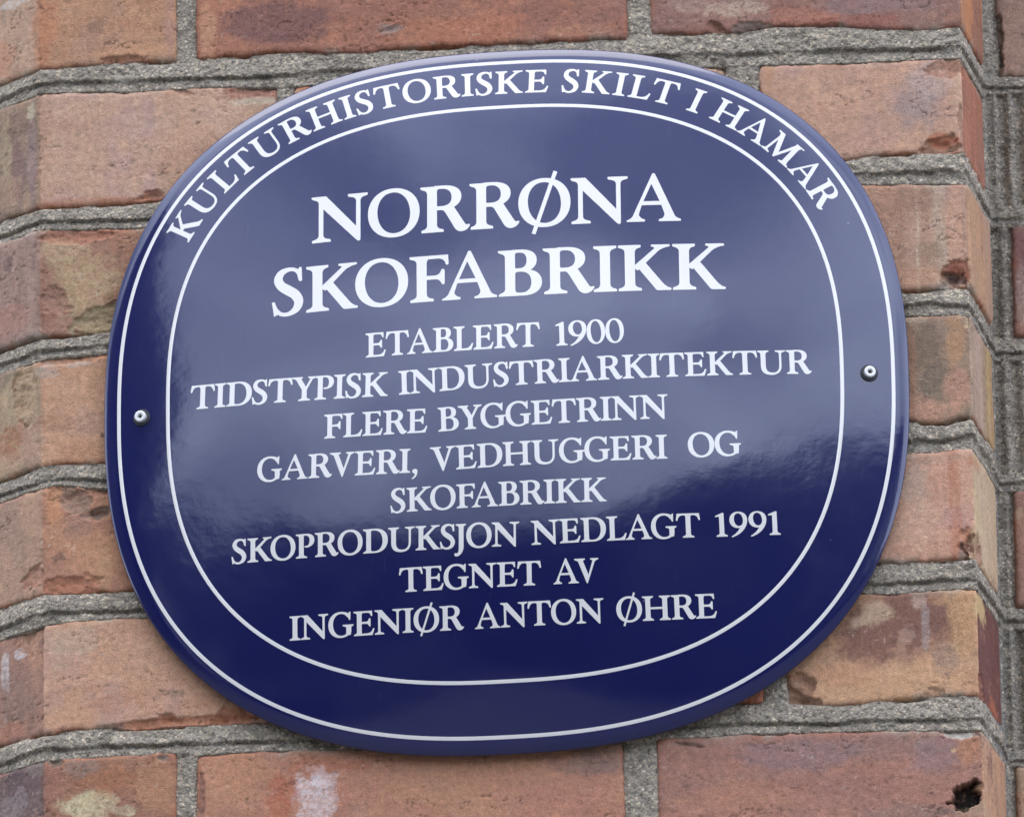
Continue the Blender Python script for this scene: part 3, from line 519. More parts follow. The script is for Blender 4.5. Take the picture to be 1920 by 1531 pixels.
th = np.linspace(0, 2*np.pi, NS, endpoint=False)
cx_, sx_ = np.cos(th), np.sin(th)
def se_dir(a, b, n, t):
    c, s = np.cos(t), np.sin(t); k = (np.abs(c/a)**n+np.abs(s/b)**n)**(-1/n); return c*k, s*k
du, dv = se_dir(RA, RB, RN, th)
rr = np.concatenate([np.linspace(0.012, 0.96, NR), np.linspace(0.965, 1.0, 12)])
rings = [spos(du*r, dv*r) for r in rr]
# rolled rim and skirt turned back towards the wall
nu, nv = np.gradient(du), np.gradient(dv)
tu = np.roll(du, -1)-np.roll(du, 1); tv = np.roll(dv, -1)-np.roll(dv, 1); l = np.hypot(tu, tv); ou, ov = tv/l, -tu/l
def rimring(out, back):
    x = du+ou*out; v = dv+ov*out
    p = spos(du, dv); us = x+SSK*v
    return np.stack([(SGX+us*math.cos(SROT)-v*math.sin(SROT))*1e-3, p[:, 1]+back*1e-3, (SGZ+us*math.sin(SROT)+v*math.cos(SROT))*1e-3], -1)
for o_, b_ in ((0.3, 0.3), (0.45, 0.7), (0.45, 1.2), (0.3, 1.8), (-0.1, 2.1), (-1.2, 2.2)):
    rings.append(rimring(o_, b_))
V = [spos(0.0, 0.0)[None]]+rings; V = np.concatenate(V)
F3 = [(0, 1+i, 1+(i+1) % NS) for i in range(NS)]
nr = len(rings)
F = []
for r in range(nr-1):
    a = 1+r*NS; b = a+NS; i = np.arange(NS); j = (i+1) % NS
    F.append(np.stack([a+i, b+i, b+j, a+j], 1))
F = np.concatenate(F)
me = bpy.data.meshes.new('plate')
org = np.array(sign.location)
me.from_pydata((V-org).tolist(), [], F3+F.tolist()); me.polygons.foreach_set('use_smooth', [True]*len(me.polygons)); me.update()
o = link('plate', me, None, [M_BLUE], Vector(org)); sparent(o)
# dark back plate that closes the shell
bk = rimring(-1.2, 2.2)-org
me = bpy.data.meshes.new('back_plate'); me.from_pydata(bk.tolist()+[(0, float(bk[0, 1]), 0)], [], [(i, (i+1) % NS, NS)[::-1] for i in range(NS)])
o = link('back_plate', me, None, [mat_plain('bare_steel_back', (0.08, 0.08, 0.085), 0.6, 0.2)], Vector(org)); sparent(o)

# ---- ring lines
def ring_line(a, b, n, w):
    t = np.linspace(0, 2*np.pi, 720, endpoint=False); u, v = se_dir(a, b, n, t)
    tu = np.roll(u, -1)-np.roll(u, 1); tv = np.roll(v, -1)-np.roll(v, 1); l = np.hypot(tu, tv); nu, nv = tv/l, -tu/l
    V = []
    for off, z in ((-w/2, 0.035), (-w/2+0.12, 0.05), (0, 0.05), (w/2-0.12, 0.05), (w/2, 0.035)):
        V.append(spos(u+nu*off, v+nv*off, z))
    V = np.concatenate(V); i = np.arange(720); j = (i+1) % 720
    F = np.concatenate([np.stack([k*720+i, (k+1)*720+i, (k+1)*720+j, k*720+j], 1) for k in range(4)])
    me = mesh_np('border_line', V-org, F, True); o = link('border_line', me, None, [M_WHITE], Vector(org)); sparent(o)
    return o
ring_line(OA, OB, ON, 2.0); ring_line(IA, IB, IN_, 2.0)

# ------------------------------------------------------------------ lettering: capitals drawn as outlines, cap height 100
def path(d, n=9):
    t = d.replace(',', ' ').split(); out = []; i = 0; cur = (0, 0)
    while i < len(t):
        k = t[i]; i += 1
        if k in 'ML': cur = (float(t[i]), float(t[i+1])); i += 2; out.append(cur)
        elif k == 'Q':
            a = [float(x) for x in t[i:i+4]]; i += 4
            for j in range(1, n+1):
                s = j/n; out.append(((1-s)**2*cur[0]+2*s*(1-s)*a[0]+s*s*a[2], (1-s)**2*cur[1]+2*s*(1-s)*a[1]+s*s*a[3]))
            cur = (a[2], a[3])
        elif k == 'C':
            a = [float(x) for x in t[i:i+6]]; i += 6
            for j in range(1, n+5):
                s = j/(n+4); b0, b1, b2, b3 = (1-s)**3, 3*s*(1-s)**2, 3*s*s*(1-s), s**3
                out.append((b0*cur[0]+b1*a[0]+b2*a[2]+b3*a[4], b0*cur[1]+b1*a[1]+b2*a[3]+b3*a[5]))
            cur = (a[4], a[5])
    return out
def ell(cx, cy, rx, ry, rot=0, n=56, p=2.12):
    o = []
    for i in range(n):
        t = 2*math.pi*i/n; c, s = math.cos(t), math.sin(t)
        x = rx*math.copysign(abs(c)**(2/p), c); y = ry*math.copysign(abs(s)**(2/p), s); a = math.radians(rot)
        o.append((cx+x*math.cos(a)-y*math.sin(a), cy+x*math.sin(a)+y*math.cos(a)))
    return o
def serif(xl, xr, L_, R_r, y=0, d=1, hb=17):
    P = [(L_+0.8, y), (L_, y+d*1.6), (L_+0.2, y+d*4.4), (L_+1.8, y+d*5.8)]
    P += path(f'M {L_+2} {y+d*6} C {xl-4} {y+d*7.5} {xl} {y+d*10} {xl} {y+d*hb}')[1:]
    Q_ = path(f'M {R_r-2} {y+d*6} C {xr+4} {y+d*7.5} {xr} {y+d*10} {xr} {y+d*hb}')[1:]
    P += Q_[::-1]+[(R_r-1.8, y+d*5.8), (R_r-0.2, y+d*4.4), (R_r, y+d*1.6), (R_r-0.8, y)]
    return P
def rect(x0, x1, y0, y1): return [(x0, y0), (x1, y0), (x1, y1), (x0, y1)]
def sB(xl, xr, l=13, r=13): return serif(xl, xr, xl-l, xr+r, 0, 1)
def sT(xl, xr, l=13, r=13): return serif(xl, xr, xl-l, xr+r, 100, -1)
def hserif(xl, xr, Lx, y=100, d=-1):            # half serif on the left only
    P = [(xr, y), (Lx+0.8, y), (Lx, y+d*1.6), (Lx+0.2, y+d*3.6), (Lx+1.8, y+d*4.8)]
    P += path(f'M {Lx+2} {y+d*6} C {xl-4} {y+d*7.5} {xl} {y+d*10} {xl} {y+d*17}')[1:]
    return P+[(xr, y+d*17)]
def bar(x0, y0, x1, y1, w):                     # straight stroke of width w
    l = math.hypot(x1-x0, y1-y0); nx, ny = -(y1-y0)/l*w/2, (x1-x0)/l*w/2
    return [(x0+nx, y0+ny), (x0-nx, y0-ny), (x1-nx, y1-ny), (x1+nx, y1+ny)]
def stroke(pts):                                # (x, y, width) along a smooth spine
    P = np.array(pts, float); Q_ = []
    for i in range(len(P)-1):
        a, b, c, d = P[max(i-1, 0)], P[i], P[i+1], P[min(i+2, len(P)-1)]
        for s in np.linspace(0, 1, 7)[:-1]:
            Q_.append(0.5*((2*b)+(-a+c)*s+(2*a-5*b+4*c-d)*s*s+(-a+3*b-3*c+d)*s**3))
    Q_.append(P[-1]); Q_ = np.array(Q_); T = np.gradient(Q_[:, :2], axis=0); T /= np.linalg.norm(T, axis=1)[:, None]
    Nn = np.stack([-T[:, 1], T[:, 0]], 1); A = Q_[:, :2]+Nn*Q_[:, 2:3]/2; Bb = Q_[:, :2]-Nn*Q_[:, 2:3]/2
    return [tuple(x) for x in A]+[tuple(x) for x in Bb[::-1]]
def O_ring(w=106): return [('+', ell(w/2, 50, w/2, 53.5)), ('-', ell(w/2, 50, w/2-19.5, 44.6, 5))]
STEM = lambda x: [('+', rect(x, x+20, 0.5, 99.5))]
GL = {}
GL['I'] = (46, STEM(13)+[('+', sB(13, 33)), ('+', sT(13, 33))])
GL['H'] = (118, STEM(14)+STEM(84)+[('+', sB(14, 34)), ('+', sT(14, 34)), ('+', sB(84, 104)), ('+', sT(84, 104)), ('+', rect(30, 88, 46, 54.5))])
GL['N'] = (116, [('+', rect(15, 24.5, 4, 97)), ('+', rect(92, 101, 2, 98)), ('+', path('M 8 100 L 30 100 L 100 20 L 101 -1 Q 100 -4 96 -3.2 L 92 0 L 18 79 L 12 94 Z'.replace(' Z', ''))),
       ('+', hserif(15, 26, 0)), ('+', serif(15, 24.5, 1, 40, 0, 1)), ('+', serif(92, 101, 75, 116, 100, -1))])
GL['M'] = (134, [('+', [(15, 4), (24, 4), (31, 96), (22, 96)]), ('+', [(99, 2), (119, 2), (112, 98), (93, 98)]), ('+', [(12, 100), (33, 100), (69, 20), (64, 1), (58, 1), (20, 84)]), ('+', [(58, 1), (64, 1), (102, 82), (108, 100), (96, 100), (64, 24)]), ('+', hserif(20, 34, 4)), ('+', serif(14.5, 24, 1, 38, 0, 1, 14)), ('+', serif(99, 119, 86, 132, 0, 1)), ('+', [(92, 100), (93, 83), (113, 83), (117, 95), (128, 95.5), (130, 98), (129, 100)])])
GL['O'] = (106, O_ring())
GL['Ø'] = (106, O_ring()+[('+', bar(30.5, -17, 76, 117.5, 8.2))])
GL['0'] = (74, [('+', ell(37, 50, 37, 51.5)), ('-', ell(37, 50, 20.5, 44.5, 4))])
GL['T'] = (98, STEM(39)+[('+', sB(39, 59, 14, 14)), ('+', rect(4, 94, 92.5, 100)),
       ('+', path('M 3 100 L 12 100 L 30 93 Q 10 93 6 73 Q 4 69 0.5 71 L -1 74 Z'.replace(' Z', ''))),
       ('+', path('M 95 100 L 86 100 L 68 93 Q 88 93 92 73 Q 94 69 97.5 71 L 99 74 Z'.replace(' Z', ''))),
       ('+', path('M 31 93 Q 39 93 39 82 L 59 82 Q 59 93 67 93 Z'.replace(' Z', '')))])
BEAKT = lambda x: [('+', path(f'M {x-24} 93 Q {x-8} 93 {x-6} 80 Q {x-4.5} 77 {x-2} 78 Q {x} 79 {x} 82 L {x-1} 100 L {x-24} 100'))]
MIDARM = [('+', rect(33, 60, 47.5, 56)), ('+', path('M 52 56 Q 62 56 65 67 Q 67 71 71 68 L 72 66 L 72 38 Q 70 34 67 36 L 64 41 Q 61 47.5 52 47.5'))]
GL['E'] = (88, STEM(15)+[('+', sT(15, 35, 14, 8)), ('+', hserif(15, 35, 2, 0, 1)), ('+', rect(30, 70, 92.5, 100)), ('+', rect(30, 70, 0, 8))]+BEAKT(79)+MIDARM
       + [('+', path('M 55 0 L 80 0 L 88 25 Q 86 30 82 27 Q 76 8 55 8'))])
GL['F'] = (80, STEM(15)+[('+', sT(15, 35, 14, 8)), ('+', sB(15, 35, 13, 14)), ('+', rect(30, 70, 92.5, 100))]+BEAKT(79)+[(s, [(x-1, y) for x, y in p]) for s, p in MIDARM])
GL['L'] = (82, STEM(15)+[('+', sT(15, 35, 14, 13)), ('+', hserif(15, 35, 2, 0, 1)), ('+', rect(30, 70, 0, 8)), ('+', path('M 48 0 L 76 0 L 84 26 Q 82 31 78 28 Q 70 8 48 8'))])
GL['P'] = (80, STEM(15)+[('+', hserif(15, 35, 1)), ('+', sB(15, 35, 13, 15)), ('+', path('M 30 100 L 48 100 C 70 100 80 88 80 72 C 80 54 64 43 46 43 Q 40 43 38 46 L 39 50 L 48 50 C 56 51 60 60 60 72 C 60 86 53 93 43 93 L 35 93 L 30 90'))])
GL['R'] = (100, STEM(15)+[('+', hserif(15, 35, 1)), ('+', sB(15, 35, 12, 14)), ('+', path('M 30 101 L 48 101 C 72 101 85 91 85 76 C 85 62 76 54 60 48 L 35 46 L 30 46')), ('-', path('M 35 88 Q 35 94 41 94 L 46 94 C 58 94 65 86 65 75 C 65 61 57 56 44 56 L 38 56 Q 35 56 35 59')),
       ('-', rect(35, 50, 44, 49)), ('+', path('M 35 47.5 L 35 54 L 60 56 L 69 54 L 91 17 Q 94 11 99 13 Q 103 14 102 10 C 98 2 92 -1.5 84 -1.5 Q 76 -1 71 7 L 53 40 Q 49 47.5 44 47.5'))])
GL['B'] = (88, STEM(15)+[('+', hserif(15, 35, 1)), ('+', hserif(15, 35, 2, 0, 1)), ('+', path('M 30 100.5 L 46 100.5 C 66 100.5 78 92 78 77 C 78 64 70 57 64 55 L 30 50')), ('+', path('M 30 0 L 52 0 C 74 0 88 11 88 28 C 88 46 74 55 60 56 L 30 58')),
       ('-', path('M 35 88 Q 35 94 40 94 L 44 94 C 54 94 58 87 58 77 C 58 66 53 59.5 43 59.5 L 38 59.5 Q 35 59.5 35 62')), ('-', path('M 35 46 Q 35 52 40 52 L 46 52 C 60 52 67 43 67 29 C 67 15 60 6.5 48 6.5 L 43 6.5 Q 35 6.5 35 14'))])
GL['D'] = (106, STEM(15)+[('+', hserif(15, 35, 1)), ('+', hserif(15, 35, 2, 0, 1)), ('+', path('M 30 100.5 L 52 100.5 C 86 100.5 106 81 106 52 C 106 20 84 0 52 0 L 30 0')), ('-', path('M 35 86 Q 35 93.5 41 93.5 L 48 93.5 C 70 93.5 84 77 84 50 C 84 22 70 7 50 7 L 44 7 Q 35 7 35 15'))])
GL['G'] = (104, [('+', ell(52, 50, 52, 53.5)), ('-', ell(54, 50, 34.5, 45, 5)), ('-', [(74, 42), (120, 42), (120, 120), (88, 120), (82, 82), (78, 60)]), ('-', [(96, -12), (120, -12), (120, 44), (96, 44)]),
       ('+', path('M 58 103 Q 74 102 84 96 Q 87 98 88 102 L 93 101 L 92 70 Q 89 66 86 70 Q 80 92 58 95.5')),
       ('+', rect(75, 94.5, 9, 46)), ('+', [(74, 13), (76, 4), (94.5, 8), (94.5, 14)]), ('+', serif(75, 94.5, 60, 105, 49.5, -1, 14))])
GL['S'] = (66, [('+', stroke([(56, 86, 7), (48, 96, 7.5), (34, 98.5, 9), (19, 92, 14), (13, 78, 17.5), (19, 64, 19), (33, 53, 20.5), (47, 42, 20), (54, 27, 18.5), (49, 11, 15), (34, 1.6, 9), (18, 3, 8), (8, 14, 7)])),
       ('+', path('M 50 97 Q 54 98 56 102 L 60 101 L 61 73 Q 58 68 54 73 L 51 86 Q 48 92 44 93')), ('+', path('M 12 2 L 4 -1 Q 3 10 0 28 Q 2 33 6 29 L 11 15 Q 16 8 22 6'))])
GL['U'] = (114, [('+', path('M 14 98 L 14 36 C 14 8 30 -3 57 -3 C 82 -3 97 10 97 38 L 97 98 L 88 98 L 88 38 C 88 16 78 6.5 61 6.5 C 42 6.5 34 17 34 36 L 34 98')), ('+', sT(14, 34)), ('+', serif(88, 97, 72, 113, 100, -1))])
GL['K'] = (106, STEM(15)+[('+', sB(15, 35, 13, 13)), ('+', sT(15, 35, 13, 12)), ('+', [(33, 49), (33, 54), (74, 92), (87, 92), (41, 44)]), ('+', path('M 67 98 L 68 100 L 103 100 Q 106 97 103 95 Q 94 94 84 88 L 74 80 L 70 86 Q 76 92 72 94.5 Q 66 95.5 67 98')),
       ('+', path('M 40 51 L 76 2 Q 78 0 82 0 L 104 0 Q 108 2 105 5 Q 98 6 90 15 L 55 62 L 50 58'))])
GL['V'] = (104, [('+', path('M 13 96 L 50 0 Q 53 -5 56 0 L 91 96 L 80 96 L 59 32 L 35 96')), ('+', serif(14, 35, 0, 46, 100, -1, 12)), ('+', serif(81, 91, 68, 104, 100, -1, 12))])
GL['A'] = (110, [('+', path('M 53 104 Q 56 106 58.5 104 L 100 6 L 78 6 L 49 76 L 22 6 L 10 6')), ('+', rect(28, 72, 35.5, 44)), ('-', rect(1, 1.1, 1, 1.1)), ('+', path('M 1 0 Q -1 3 2 4 Q 10 7 14 14 L 22.5 35 L 33 35.5 L 25 17 Q 24 9 36 5 Q 39 3 37 0')), ('+', path('M 66 0 Q 64 3 67 4.5 Q 78 8 76 16 L 68 37 L 86 38 L 96 14 Q 100 7 108 5 Q 111 3 109 0')),
       ('-', [(34.5, 44), (67.5, 44), (51, 82)]), ('-', path('M 31 35.5 L 70.5 35.5 L 76.5 18 Q 78 9 68 5 L 68 -6 L 35 -6 L 35 5 Q 24 9 25.5 18')), ('+', path('M 22 0 L 36 0 Q 39 3 36 5 Q 30 6 26 12 L 18 12')), ('+', path('M 84 0 L 66 0 Q 63 3 67 5 Q 74 6 77 12 L 88 12'))])
GL['Y'] = (96, [('+', rect(40, 60, 0.5, 46)), ('+', sB(40, 60, 14, 14)), ('+', path('M 11 96 L 40 46 L 40 38 L 60 38 L 60 46 L 87 96 L 76 96 L 56 58 L 34 96')), ('+', serif(12, 34, -1, 43, 100, -1, 10)), ('+', serif(77, 87, 64, 98, 100, -1, 10))])
GL['J'] = (44, [('+', rect(13, 33, 0, 99.5)), ('+', sT(13, 33, 13, 10)), ('+', path('M 13 10 L 33 10 C 33 -14 22 -30 6 -33 Q -6 -34 -6 -26 Q -5 -18 1 -20 Q 8 -23 11 -14 Q 13 -8 13 10'))])
GL['1'] = (54, [('+', rect(18, 37, 0.5, 88)), ('+', sB(18, 37, 13, 13)), ('+', path('M 18 82 Q 10 83 4 81 Q 1 84 4 87 L 31 98 L 37 97 L 37 70 L 18 70'))])
GL['9'] = (72, [('+', ell(36, 67, 36, 34)), ('+', path('M 53 60 L 72 66 C 71 32 44 6 9 -4 Q 5 -2 8 1 C 30 12 46 34 52 62')), ('-', ell(36.5, 68, 18, 26.5, 8))])
GL[','] = (30, [('+', ell(15, 6, 10.5, 9.5, 0, 24)), ('+', path('M 24 10 C 28 -6 20 -20 5 -27 L 2 -23 C 12 -17 17 -8 14 0'))])
KERN = {'AV': -18, 'TA': -9, 'FA': -16, 'AT': -8, 'LA': -3, 'LT': -9, 'YP': -7, 'TY': -1, 'RV': -8, 'BY': -2, 'YG': -4, 'KO': -6, 'RO': -2, 'RT': -3, 'OF': 1, 'AG': -4, 'NA': -4, 'KS': -2, 'RA': -4, 'IA': -2}
def poly_area(p): return 0.5*sum(p[i][0]*p[(i+1) % len(p)][1]-p[(i+1) % len(p)][0]*p[i][1] for i in range(len(p)))
def dedupe(p):
    o = []
    for q in p:
        if not o or math.hypot(q[0]-o[-1][0], q[1]-o[-1][1]) > 0.05: o.append(q)
    if math.hypot(o[0][0]-o[-1][0], o[0][1]-o[-1][1]) < 0.05: o.pop()
    return o
_GC = {}
def glyph(ch, step):
    key = (ch, step)
    if key in _GC: return _GC[key]
    w, ops = GL[ch]; ops = [(s, dedupe(p)) for s, p in ops]
    vs, fs = [], []
    for s, p in ops:
        if poly_area(p) < 0: p = p[::-1]
        fs.append(list(range(len(vs), len(vs)+len(p)))); vs += [Vector(q) for q in p]
    for gx in np.arange(-8, w+10, step):
        for gy in np.arange(-36, 124, step): vs.append(Vector((gx+0.013*gy, gy+0.017*gx)))
    r = delaunay_2d_cdt(vs, [], fs, 1, 1e-4)
    V, Fc, of = r[0], r[2], r[5]; keep = []
    for f, src in zip(Fc, of):
        on = False
        for k, (s, p) in enumerate(ops):
            if k in src: on = (s == '+')
        if on:
            a, b, c = (V[x] for x in f[:3])
            if abs((b-a).cross(c-a)) < 1e-6: continue
            keep.append(tuple(f))
    us = sorted({x for f in keep for x in f}); mp_ = {x: i for i, x in enumerate(us)}
    Vn = np.array([(V[x].x, V[x].y) for x in us]); Fn = [tuple(mp_[x] for x in f) for f in keep]
    _GC[key] = (w, Vn, Fn); return _GC[key]
def finish_letters(name, V2, Fs, label=None):
    """V2: plane points of all letters of a line, laid on the dome with a rim of their own thickness"""
    V2 = np.array(V2); top = spos(V2[:, 0], V2[:, 1], 0.11); bot = spos(V2[:, 0], V2[:, 1], -0.05); n = len(V2)
    ed = {}
    for f in Fs:
        for i in range(len(f)):
            a, b = f[i], f[(i+1) % len(f)]
            if (b, a) in ed: del ed[(b, a)]
            else: ed[(a, b)] = 1
    faces = [tuple(f) for f in Fs]+[(b, a, a+n, b+n) for a, b in ed]
    V = np.concatenate([top, bot])-org
    me = bpy.data.meshes.new('lettering'); me.from_pydata(V.tolist(), [], faces); me.update()
    o = link('lettering', me, None, [M_WHITE], Vector(org)); sparent(o)
    if label: o['label'] = label
    return o
def word(txt, p0, p1, cap, V2, Fs, step):
    """txt from pixel p0 (left end of the baseline) to p1 (right end), cap height in pixels"""
    a, b = spx(*p0), spx(*p1); ang = math.atan2(b[1]-a[1], b[0]-a[0]); Lw = math.hypot(*(b-a))
    mid = ((p0[0]+p1[0])/2, (p0[1]+p1[1])/2); cmm = spx(mid[0], mid[1]-cap)[1]-spx(*mid)[1]; k = cmm/100.0
    adv = []; x = 0
    for i, ch in enumerate(txt):
        if i: x += KERN.get(txt[i-1]+ch, 0)
        adv.append(x); x += GL[ch][0]
    gaps = len(txt)-1; tr = (Lw/k-x)/max(gaps, 1); sx = 1.0
    lim = 9.0
    if tr < 0.5: sx = Lw/k/(x+gaps*0.5); tr = 0.5*sx
    elif tr > lim: sx = Lw/k/(x+gaps*lim); tr = lim*sx
    if gaps == 0: sx = 1; tr = 0
    print('word', txt, 'tracking %.1f scale %.3f cap %.1fmm' % (tr, sx, cmm))
    ca, sa = math.cos(ang), math.sin(ang)
    for i, ch in enumerate(txt):
        w, Vg, Fg = glyph(ch, step); X = (Vg[:, 0]*sx+adv[i]*sx+tr*i)*k; Y = Vg[:, 1]*k
        n0 = len(V2); V2 += [(a[0]+xx*ca-yy*sa, a[1]+xx*sa+yy*ca) for xx, yy in zip(X, Y)]
        Fs += [tuple(x+n0 for x in f) for f in Fg]
LINES = [
 (86, [('NORRØNA', (584, 457), (1277, 414))]),
 (86, [('SKOFABRIKK', (510, 593.5), (1361, 542))]),
 (45.2, [('ETABLERT', (685, 670.5), (1012, 649)), ('1900', (1041, 648.5), (1170.5, 641.5))]),
 (44.6, [('TIDSTYPISK', (357, 768.3), (727, 742)), ('INDUSTRIARKITEKTUR', (748, 740.3), (1521, 700.5))]),
 (44.8, [('FLERE', (607, 822.3), (801, 810.3)), ('BYGGETRINN', (821, 809.2), (1253, 783.5))]),
 (44.8, [('GARVERI', (482, 903.5), (769, 885.8)), (',', (771, 886), (784, 885.3)), ('VEDHUGGERI', (807, 883.5), (1251.5, 859.3)), ('OG', (1291, 857), (1390, 852.5))]),
 (44.8, [('SKOFABRIKK', (732, 961.5), (1137.5, 939.3))]),
 (45.2, [('SKOPRODUKSJON', (434, 1057), (974, 1022.5)), ('NEDLAGT', (996.5, 1021.3), (1313.5, 1006.5)), ('1991', (1341.5, 1006), (1466, 1001.8))]),
 (45.5, [('TEGNET', (749, 1110.2), (1014.7, 1096)), ('AV', (1037.7, 1094.8), (1123.6, 1090.6))]),
 (45.8, [('INGENIØR', (543, 1200.6), (869, 1179.8)), ('ANTON', (890.3, 1178.8), (1132.6, 1166.3)), ('ØHRE', (1156.6, 1165.8), (1344.7, 1157.6))]),
]
for cap, words in LINES:
    V2, Fs = [], []
    for t, a, b in words: word(t, a, b, cap, V2, Fs, 13 if cap > 60 else 26)
    finish_letters('lettering', V2, Fs)
# ---- words along the upper arc
BF = 0.295
ta = np.linspace(0, 2*np.pi, 3600); bu0, bv0 = se_dir(IA, IB, IN_, ta); bu1, bv1 = se_dir(OA, OB, ON, ta)
bu, bv = bu0*(1-BF)+bu1*BF, bv0*(1-BF)+bv1*BF
arc = np.concatenate([[0], np.cumsum(np.hypot(np.diff(bu), np.diff(bv)))])
def arc_at(p):
    u, v = spx(*p); i = np.argmin((bu-u)**2+(bv-v)**2); return arc[i]
def arc_word(txt, p0, p1, V2, Fs, capmm):
    a0, a1 = arc_at(p0), arc_at(p1); k = capmm/100; adv = []; x = 0    # arc runs anticlockwise: text goes from larger to smaller
    for i, ch in enumerate(txt):
        if i: x += KERN.get(txt[i-1]+ch, 0)
        adv.append(x); x += GL[ch][0]
    Lw = (a0-a1)/k; gaps = max(len(txt)-1, 1); tr = (Lw-x)/gaps if len(txt) > 1 else 0; sx = 1
    print('arc', txt, 'tracking %.1f' % tr)
    if tr > 26: sx = Lw/(x+gaps*26); tr = 26*sx
    for i, ch in enumerate(txt):
        w, Vg, Fg = glyph(ch, 26); w *= sx; c = a0-(adv[i]*sx+tr*i+w/2)*k
        cu, cv = np.interp(c, arc, bu), np.interp(c, arc, bv); e = 1.5
        tu_, tv_ = np.interp(c-e, arc, bu)-np.interp(c+e, arc, bu), np.interp(c-e, arc, bv)-np.interp(c+e, arc, bv)
        l_ = math.hypot(tu_, tv_); tu_ /= l_; tv_ /= l_; nu_, nv_ = -tv_, tu_
        X = (Vg[:, 0]*sx-w/2)*k; Y = Vg[:, 1]*k; n0 = len(V2)
        V2 += [(cu+xx*tu_+yy*nu_, cv+xx*tv_+yy*nv_) for xx, yy in zip(X, Y)]; Fs += [tuple(x+n0 for x in f) for f in Fg]
V2, Fs = [], []
for t, a, b in (('KULTURHISTORISKE', (353, 456), (1027, 174)), ('SKILT', (1052, 175), (1262, 201)), ('I', (1284, 210), (1306, 217)), ('HAMAR', (1327, 224), (1543, 392))):
    arc_word(t, a, b, V2, Fs, ARC_CAP)
finish_letters('lettering', V2, Fs)

# ------------------------------------------------------------------ screws with washers
M_STEEL = mat_plain('brushed_steel', (0.70, 0.68, 0.64), 0.6, 0.4)
M_RUBBER = mat_plain('black_rubber', (0.02, 0.02, 0.022), 0.6)
def lathe(prof, n, mod=None, name='x'):
    V, F = [], []
    for r, y in prof:
        for i in range(n):
            a = 2*math.pi*i/n; rr_ = r*(1+(mod(a, r) if mod else 0)); V.append((rr_*math.cos(a), y, rr_*math.sin(a)))
    for k in range(len(prof)-1):
        for i in range(n):
            j = (i+1) % n; F.append((k*n+i, (k+1)*n+i, (k+1)*n+j, k*n+j))
    V.append((0, prof[0][1], 0)); c = len(V)-1
    for i in range(n): F.append((c, i, (i+1) % n))
    me = bpy.data.meshes.new(name); me.from_pydata(V, [], F); me.polygons.foreach_set('use_smooth', [False]*len(me.polygons)); me.update(); return me
def torx(a, r): return 0.16*math.cos(6*a) if r < 2.0 else 0
S = 1e-3
head_prof = [(0.4, 1.6), (1.0, 1.5), (1.25, 0.6), (1.35, -1.05), (2.05, -1.13), (2.85, -1.12), (3.05, -1.0), (3.12, -0.7), (3.1, 0.0), (3.1, 1.6)]
wash_prof = [(2.9, -0.5), (3.8, -0.6), (4.5, -0.5), (4.75, -0.2), (4.8, 0.6)]
def scaled(pr): return [(a*S, b*S) for a, b in pr]
for (hx, hy, bx, by, dent) in ((262.5, 778.5, 266, 783, 0), (1629, 695, 1629.5, 699.5, 0)):
    u, v = spx(bx, by); e = 1.0
    P0 = spos(u, v); Pu = spos(u+e, v)-spos(u-e, v); Pv = spos(u, v+e)-spos(u, v-e)
    nrm = Vector(np.cross(Pu, Pv)).normalized()
    if nrm.y > 0: nrm = -nrm
    wm = lathe(scaled(wash_prof), 40, None, 'washer'); 
    sm_ = lathe([(a*S, b*S) for a, b in head_prof], 48, lambda a, r: torx(a, r/S), 'screw')
    for me_ in (wm, sm_):
        me_.polygons.foreach_set('use_smooth', [True]*len(me_.polygons))
        try: me_.set_sharp_from_angle(angle=R_(35))
        except Exception: pass
    q_ = nrm.to_track_quat('-Y', 'Z')
    so = link('screw', sm_, None, [M_STEEL], Vector(P0)+nrm*0.0022); so.rotation_mode = 'QUATERNION'; so.rotation_quaternion = q_; sparent(so)
    wobj = link('washer', wm, so, [M_RUBBER], (0, 0.0019, 0))
# ------------------------------------------------------------------ what stands opposite, seen only as reflections in the glaze
GZ = -3.3
M_GROUND = mat_noise('street_asphalt', (0.07, 0.069, 0.066), (0.11, 0.107, 0.10), 3.0)
M_LEAF = mat_noise('dark_leaves', (0.018, 0.035, 0.012), (0.05, 0.08, 0.025), 1.2, 0.7)
M_BARK = mat_noise('bark', (0.05, 0.04, 0.03), (0.10, 0.08, 0.06), 8)
g = 60.0
me = bpy.data.meshes.new('ground'); me.from_pydata([(-g, -g, GZ), (g, -g, GZ), (g, g, GZ), (-g, g, GZ)], [], [(0, 1, 2, 3)])
o = link('ground', me, None, [M_GROUND]); o['kind'] = 'structure'
def crown(rng, cx, cy, cz, rx, rz, n, leaf):
    V, F = [], []
    cl = [(rng.uniform(-.75, .75), rng.uniform(-.75, .75), rng.uniform(-.8, .85), rng.uniform(.28, .5)) for _ in range(60)]
    for i in range(n):
        a, b, c, r = cl[rng.randrange(len(cl))]
        k = math.sqrt(max(0.05, 1-c*c*0.8))
        d = Vector((rng.gauss(0, 1), rng.gauss(0, 1), rng.gauss(0, 1))).normalized()*r*rng.uniform(.5, 1.0)
        p = Vector((cx+(a*k+d.x)*rx, cy+(b*k+d.y)*rx, cz+(c+d.z)*rz))
        t = Vector((rng.gauss(0, 1), rng.gauss(0, 1), rng.gauss(0, 1))).normalized(); s = t.orthogonal().normalized()
        w = leaf*rng.uniform(.6, 1.3); j = len(V)
        V += [p-t*w, p-s*w*.5, p+t*w, p+s*w*.5]; F.append((j, j+1, j+2, j+3))
    me = bpy.data.meshes.new('crown'); me.from_pydata([tuple(v) for v in V], [], F); return me
